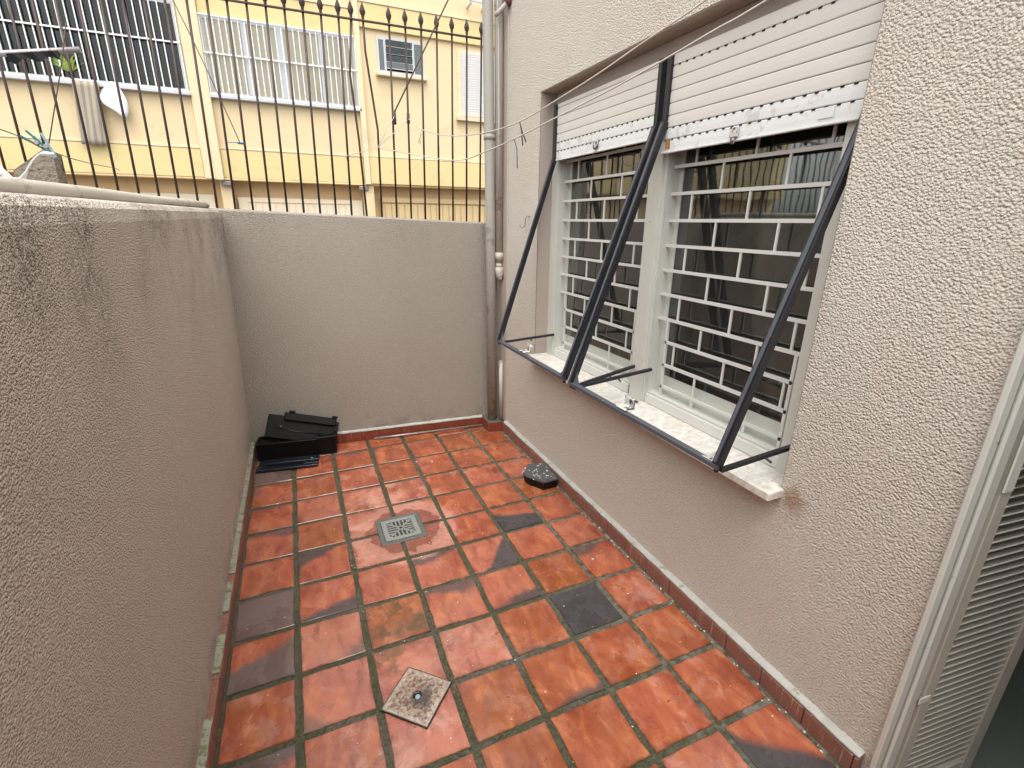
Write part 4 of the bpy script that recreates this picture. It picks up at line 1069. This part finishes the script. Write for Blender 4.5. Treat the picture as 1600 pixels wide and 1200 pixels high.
# garage gates
g = box('garage_gate', (-.66, FY+.22, -.32), (1.58, FY+.25, 1.955), M['f_gate_white'], ab); g['label'] = 'cream garage gate in the middle bay'
box('gate_rail', (-.52, FY+.205, 1.872), (1.36, FY+.2195, 1.89), M['f_orange'], g)
for i_ in range(17): box('gate_batten', (-.50+i_*.115, FY+.207, .2), (-.49+i_*.115, FY+.2195, 1.871), M['f_orange'], g)
g = box('garage_gate', (1.95, FY+.25, -.32), (6.5, FY+.28, 2.04), M['f_gate'], ab); g['label'] = 'ochre slatted garage gate on the right'
me = MB().box((-.062, -.02, 0), (.062, 0, 2.15), .006).mesh('gate_slat'); me.materials.append(M['f_gate'])
for i_ in range(32):
    o = bpy.data.objects.new('gate_slat', me); col.objects.link(o); o.parent = g; o.location = (2.10+i_*.138, FY+.2495, -.25)
box('gate_frame', (1.96, FY+.21, 1.93), (6.5, FY+.2285, 2.02), M['f_gate'], g)
g = box('garage_gate', (-4.0, FY+.25, -.32), (-1.05, FY+.28, 1.99), M['f_gate_white'], ab); g['label'] = 'cream garage gate in the left bay'
box('gate_rail', (-3.9, FY+.23, 1.80), (-1.2, FY+.2495, 1.82), M['f_orange'], g)
br = MB(); br.box((3.82, FY-.25, 5.50), (3.85, FY-.0005, 5.54)); br.box((4.12, FY-.25, 5.50), (4.15, FY-.0005, 5.54)); br.box((3.78, FY-.26, 5.541), (4.5, FY-.23, 5.60)); br.build('bracket', M['f_frame'], ab)
adopt(ab)

# washing on the left window
tw = MB(); nx, nz = 6, 12
X0, X1 = -2.64, -2.31
vs = [(X0+(X1-X0)*i/nx-.075*(j/nz), FY-.125-.012*math.sin(i*1.3+j*.4), 3.575-.90*j/nz) for j in range(nz+1) for i in range(nx+1)]
tw.raw(vs, [(j*(nx+1)+i, j*(nx+1)+i+1, (j+1)*(nx+1)+i+1, (j+1)*(nx+1)+i) for j in range(nz) for i in range(nx)], True)
o = tw.build('towel', M['towel']); o.modifiers.new('thick', 'SOLIDIFY').thickness = .01; tag(o, 'grey and beige striped towel hanging below the dark barred window', 'towel')
wc = MB(); prof = [(-2.20, -2.08, 3.575), (-2.28, -2.03, 3.47), (-2.335, -2.00, 3.36), (-2.30, -1.99, 3.27), (-2.18, -2.00, 3.19), (-2.08, -2.03, 3.09)]
vs = []; nx = 6
for a, b, z in prof:
    for i in range(nx+1): t = i/nx; vs.append((a+(b-a)*t, FY-.13-.035*math.sin(t*9+z*8), z+.02*math.sin(t*3)))
wc.raw(vs, [(j*(nx+1)+i, j*(nx+1)+i+1, (j+1)*(nx+1)+i+1, (j+1)*(nx+1)+i) for j in range(len(prof)-1) for i in range(nx)], True)
o = wc.build('cloth', M['white_cloth']); o.modifiers.new('thick', 'SOLIDIFY').thickness = .008; tag(o, 'white cloth bunched below the dark barred window, right of the striped towel', 'cloth')
pt = empty('potted_plant', (-2.66, FY-.11, 3.60), 'yellow-green potted plant behind the bars of the dark window', 'plant')
MB().tube([(-2.66, FY-.036, 3.578), (-2.66, FY-.036, 3.70)], [.018, .022], 10).build('pot', M['f_dark'], pt)
mm = MB(); rr = random.Random(5)
for i_ in range(34):
    a = rr.uniform(-1.1, 1.1); L = rr.uniform(.12, .34); x0, z0 = -2.66+rr.uniform(-.02, .02), 3.69; y0 = FY-.036+rr.uniform(-.008, .008)
    p0 = Vector((x0, y0, z0)); p1 = p0+Vector((math.sin(a)*L*.5, rr.uniform(-.008, .004), math.cos(a)*L*.6)); p2 = p0+Vector((math.sin(a)*L, rr.uniform(-.010, .004), math.cos(a)*L*.85)); s = Vector((.014, 0, .004))
    mm.raw([p0, p1+s, p2, p1-s], [(0, 1, 2, 3)])
mm.build('leaves', M['leaf'], pt); adopt(pt)
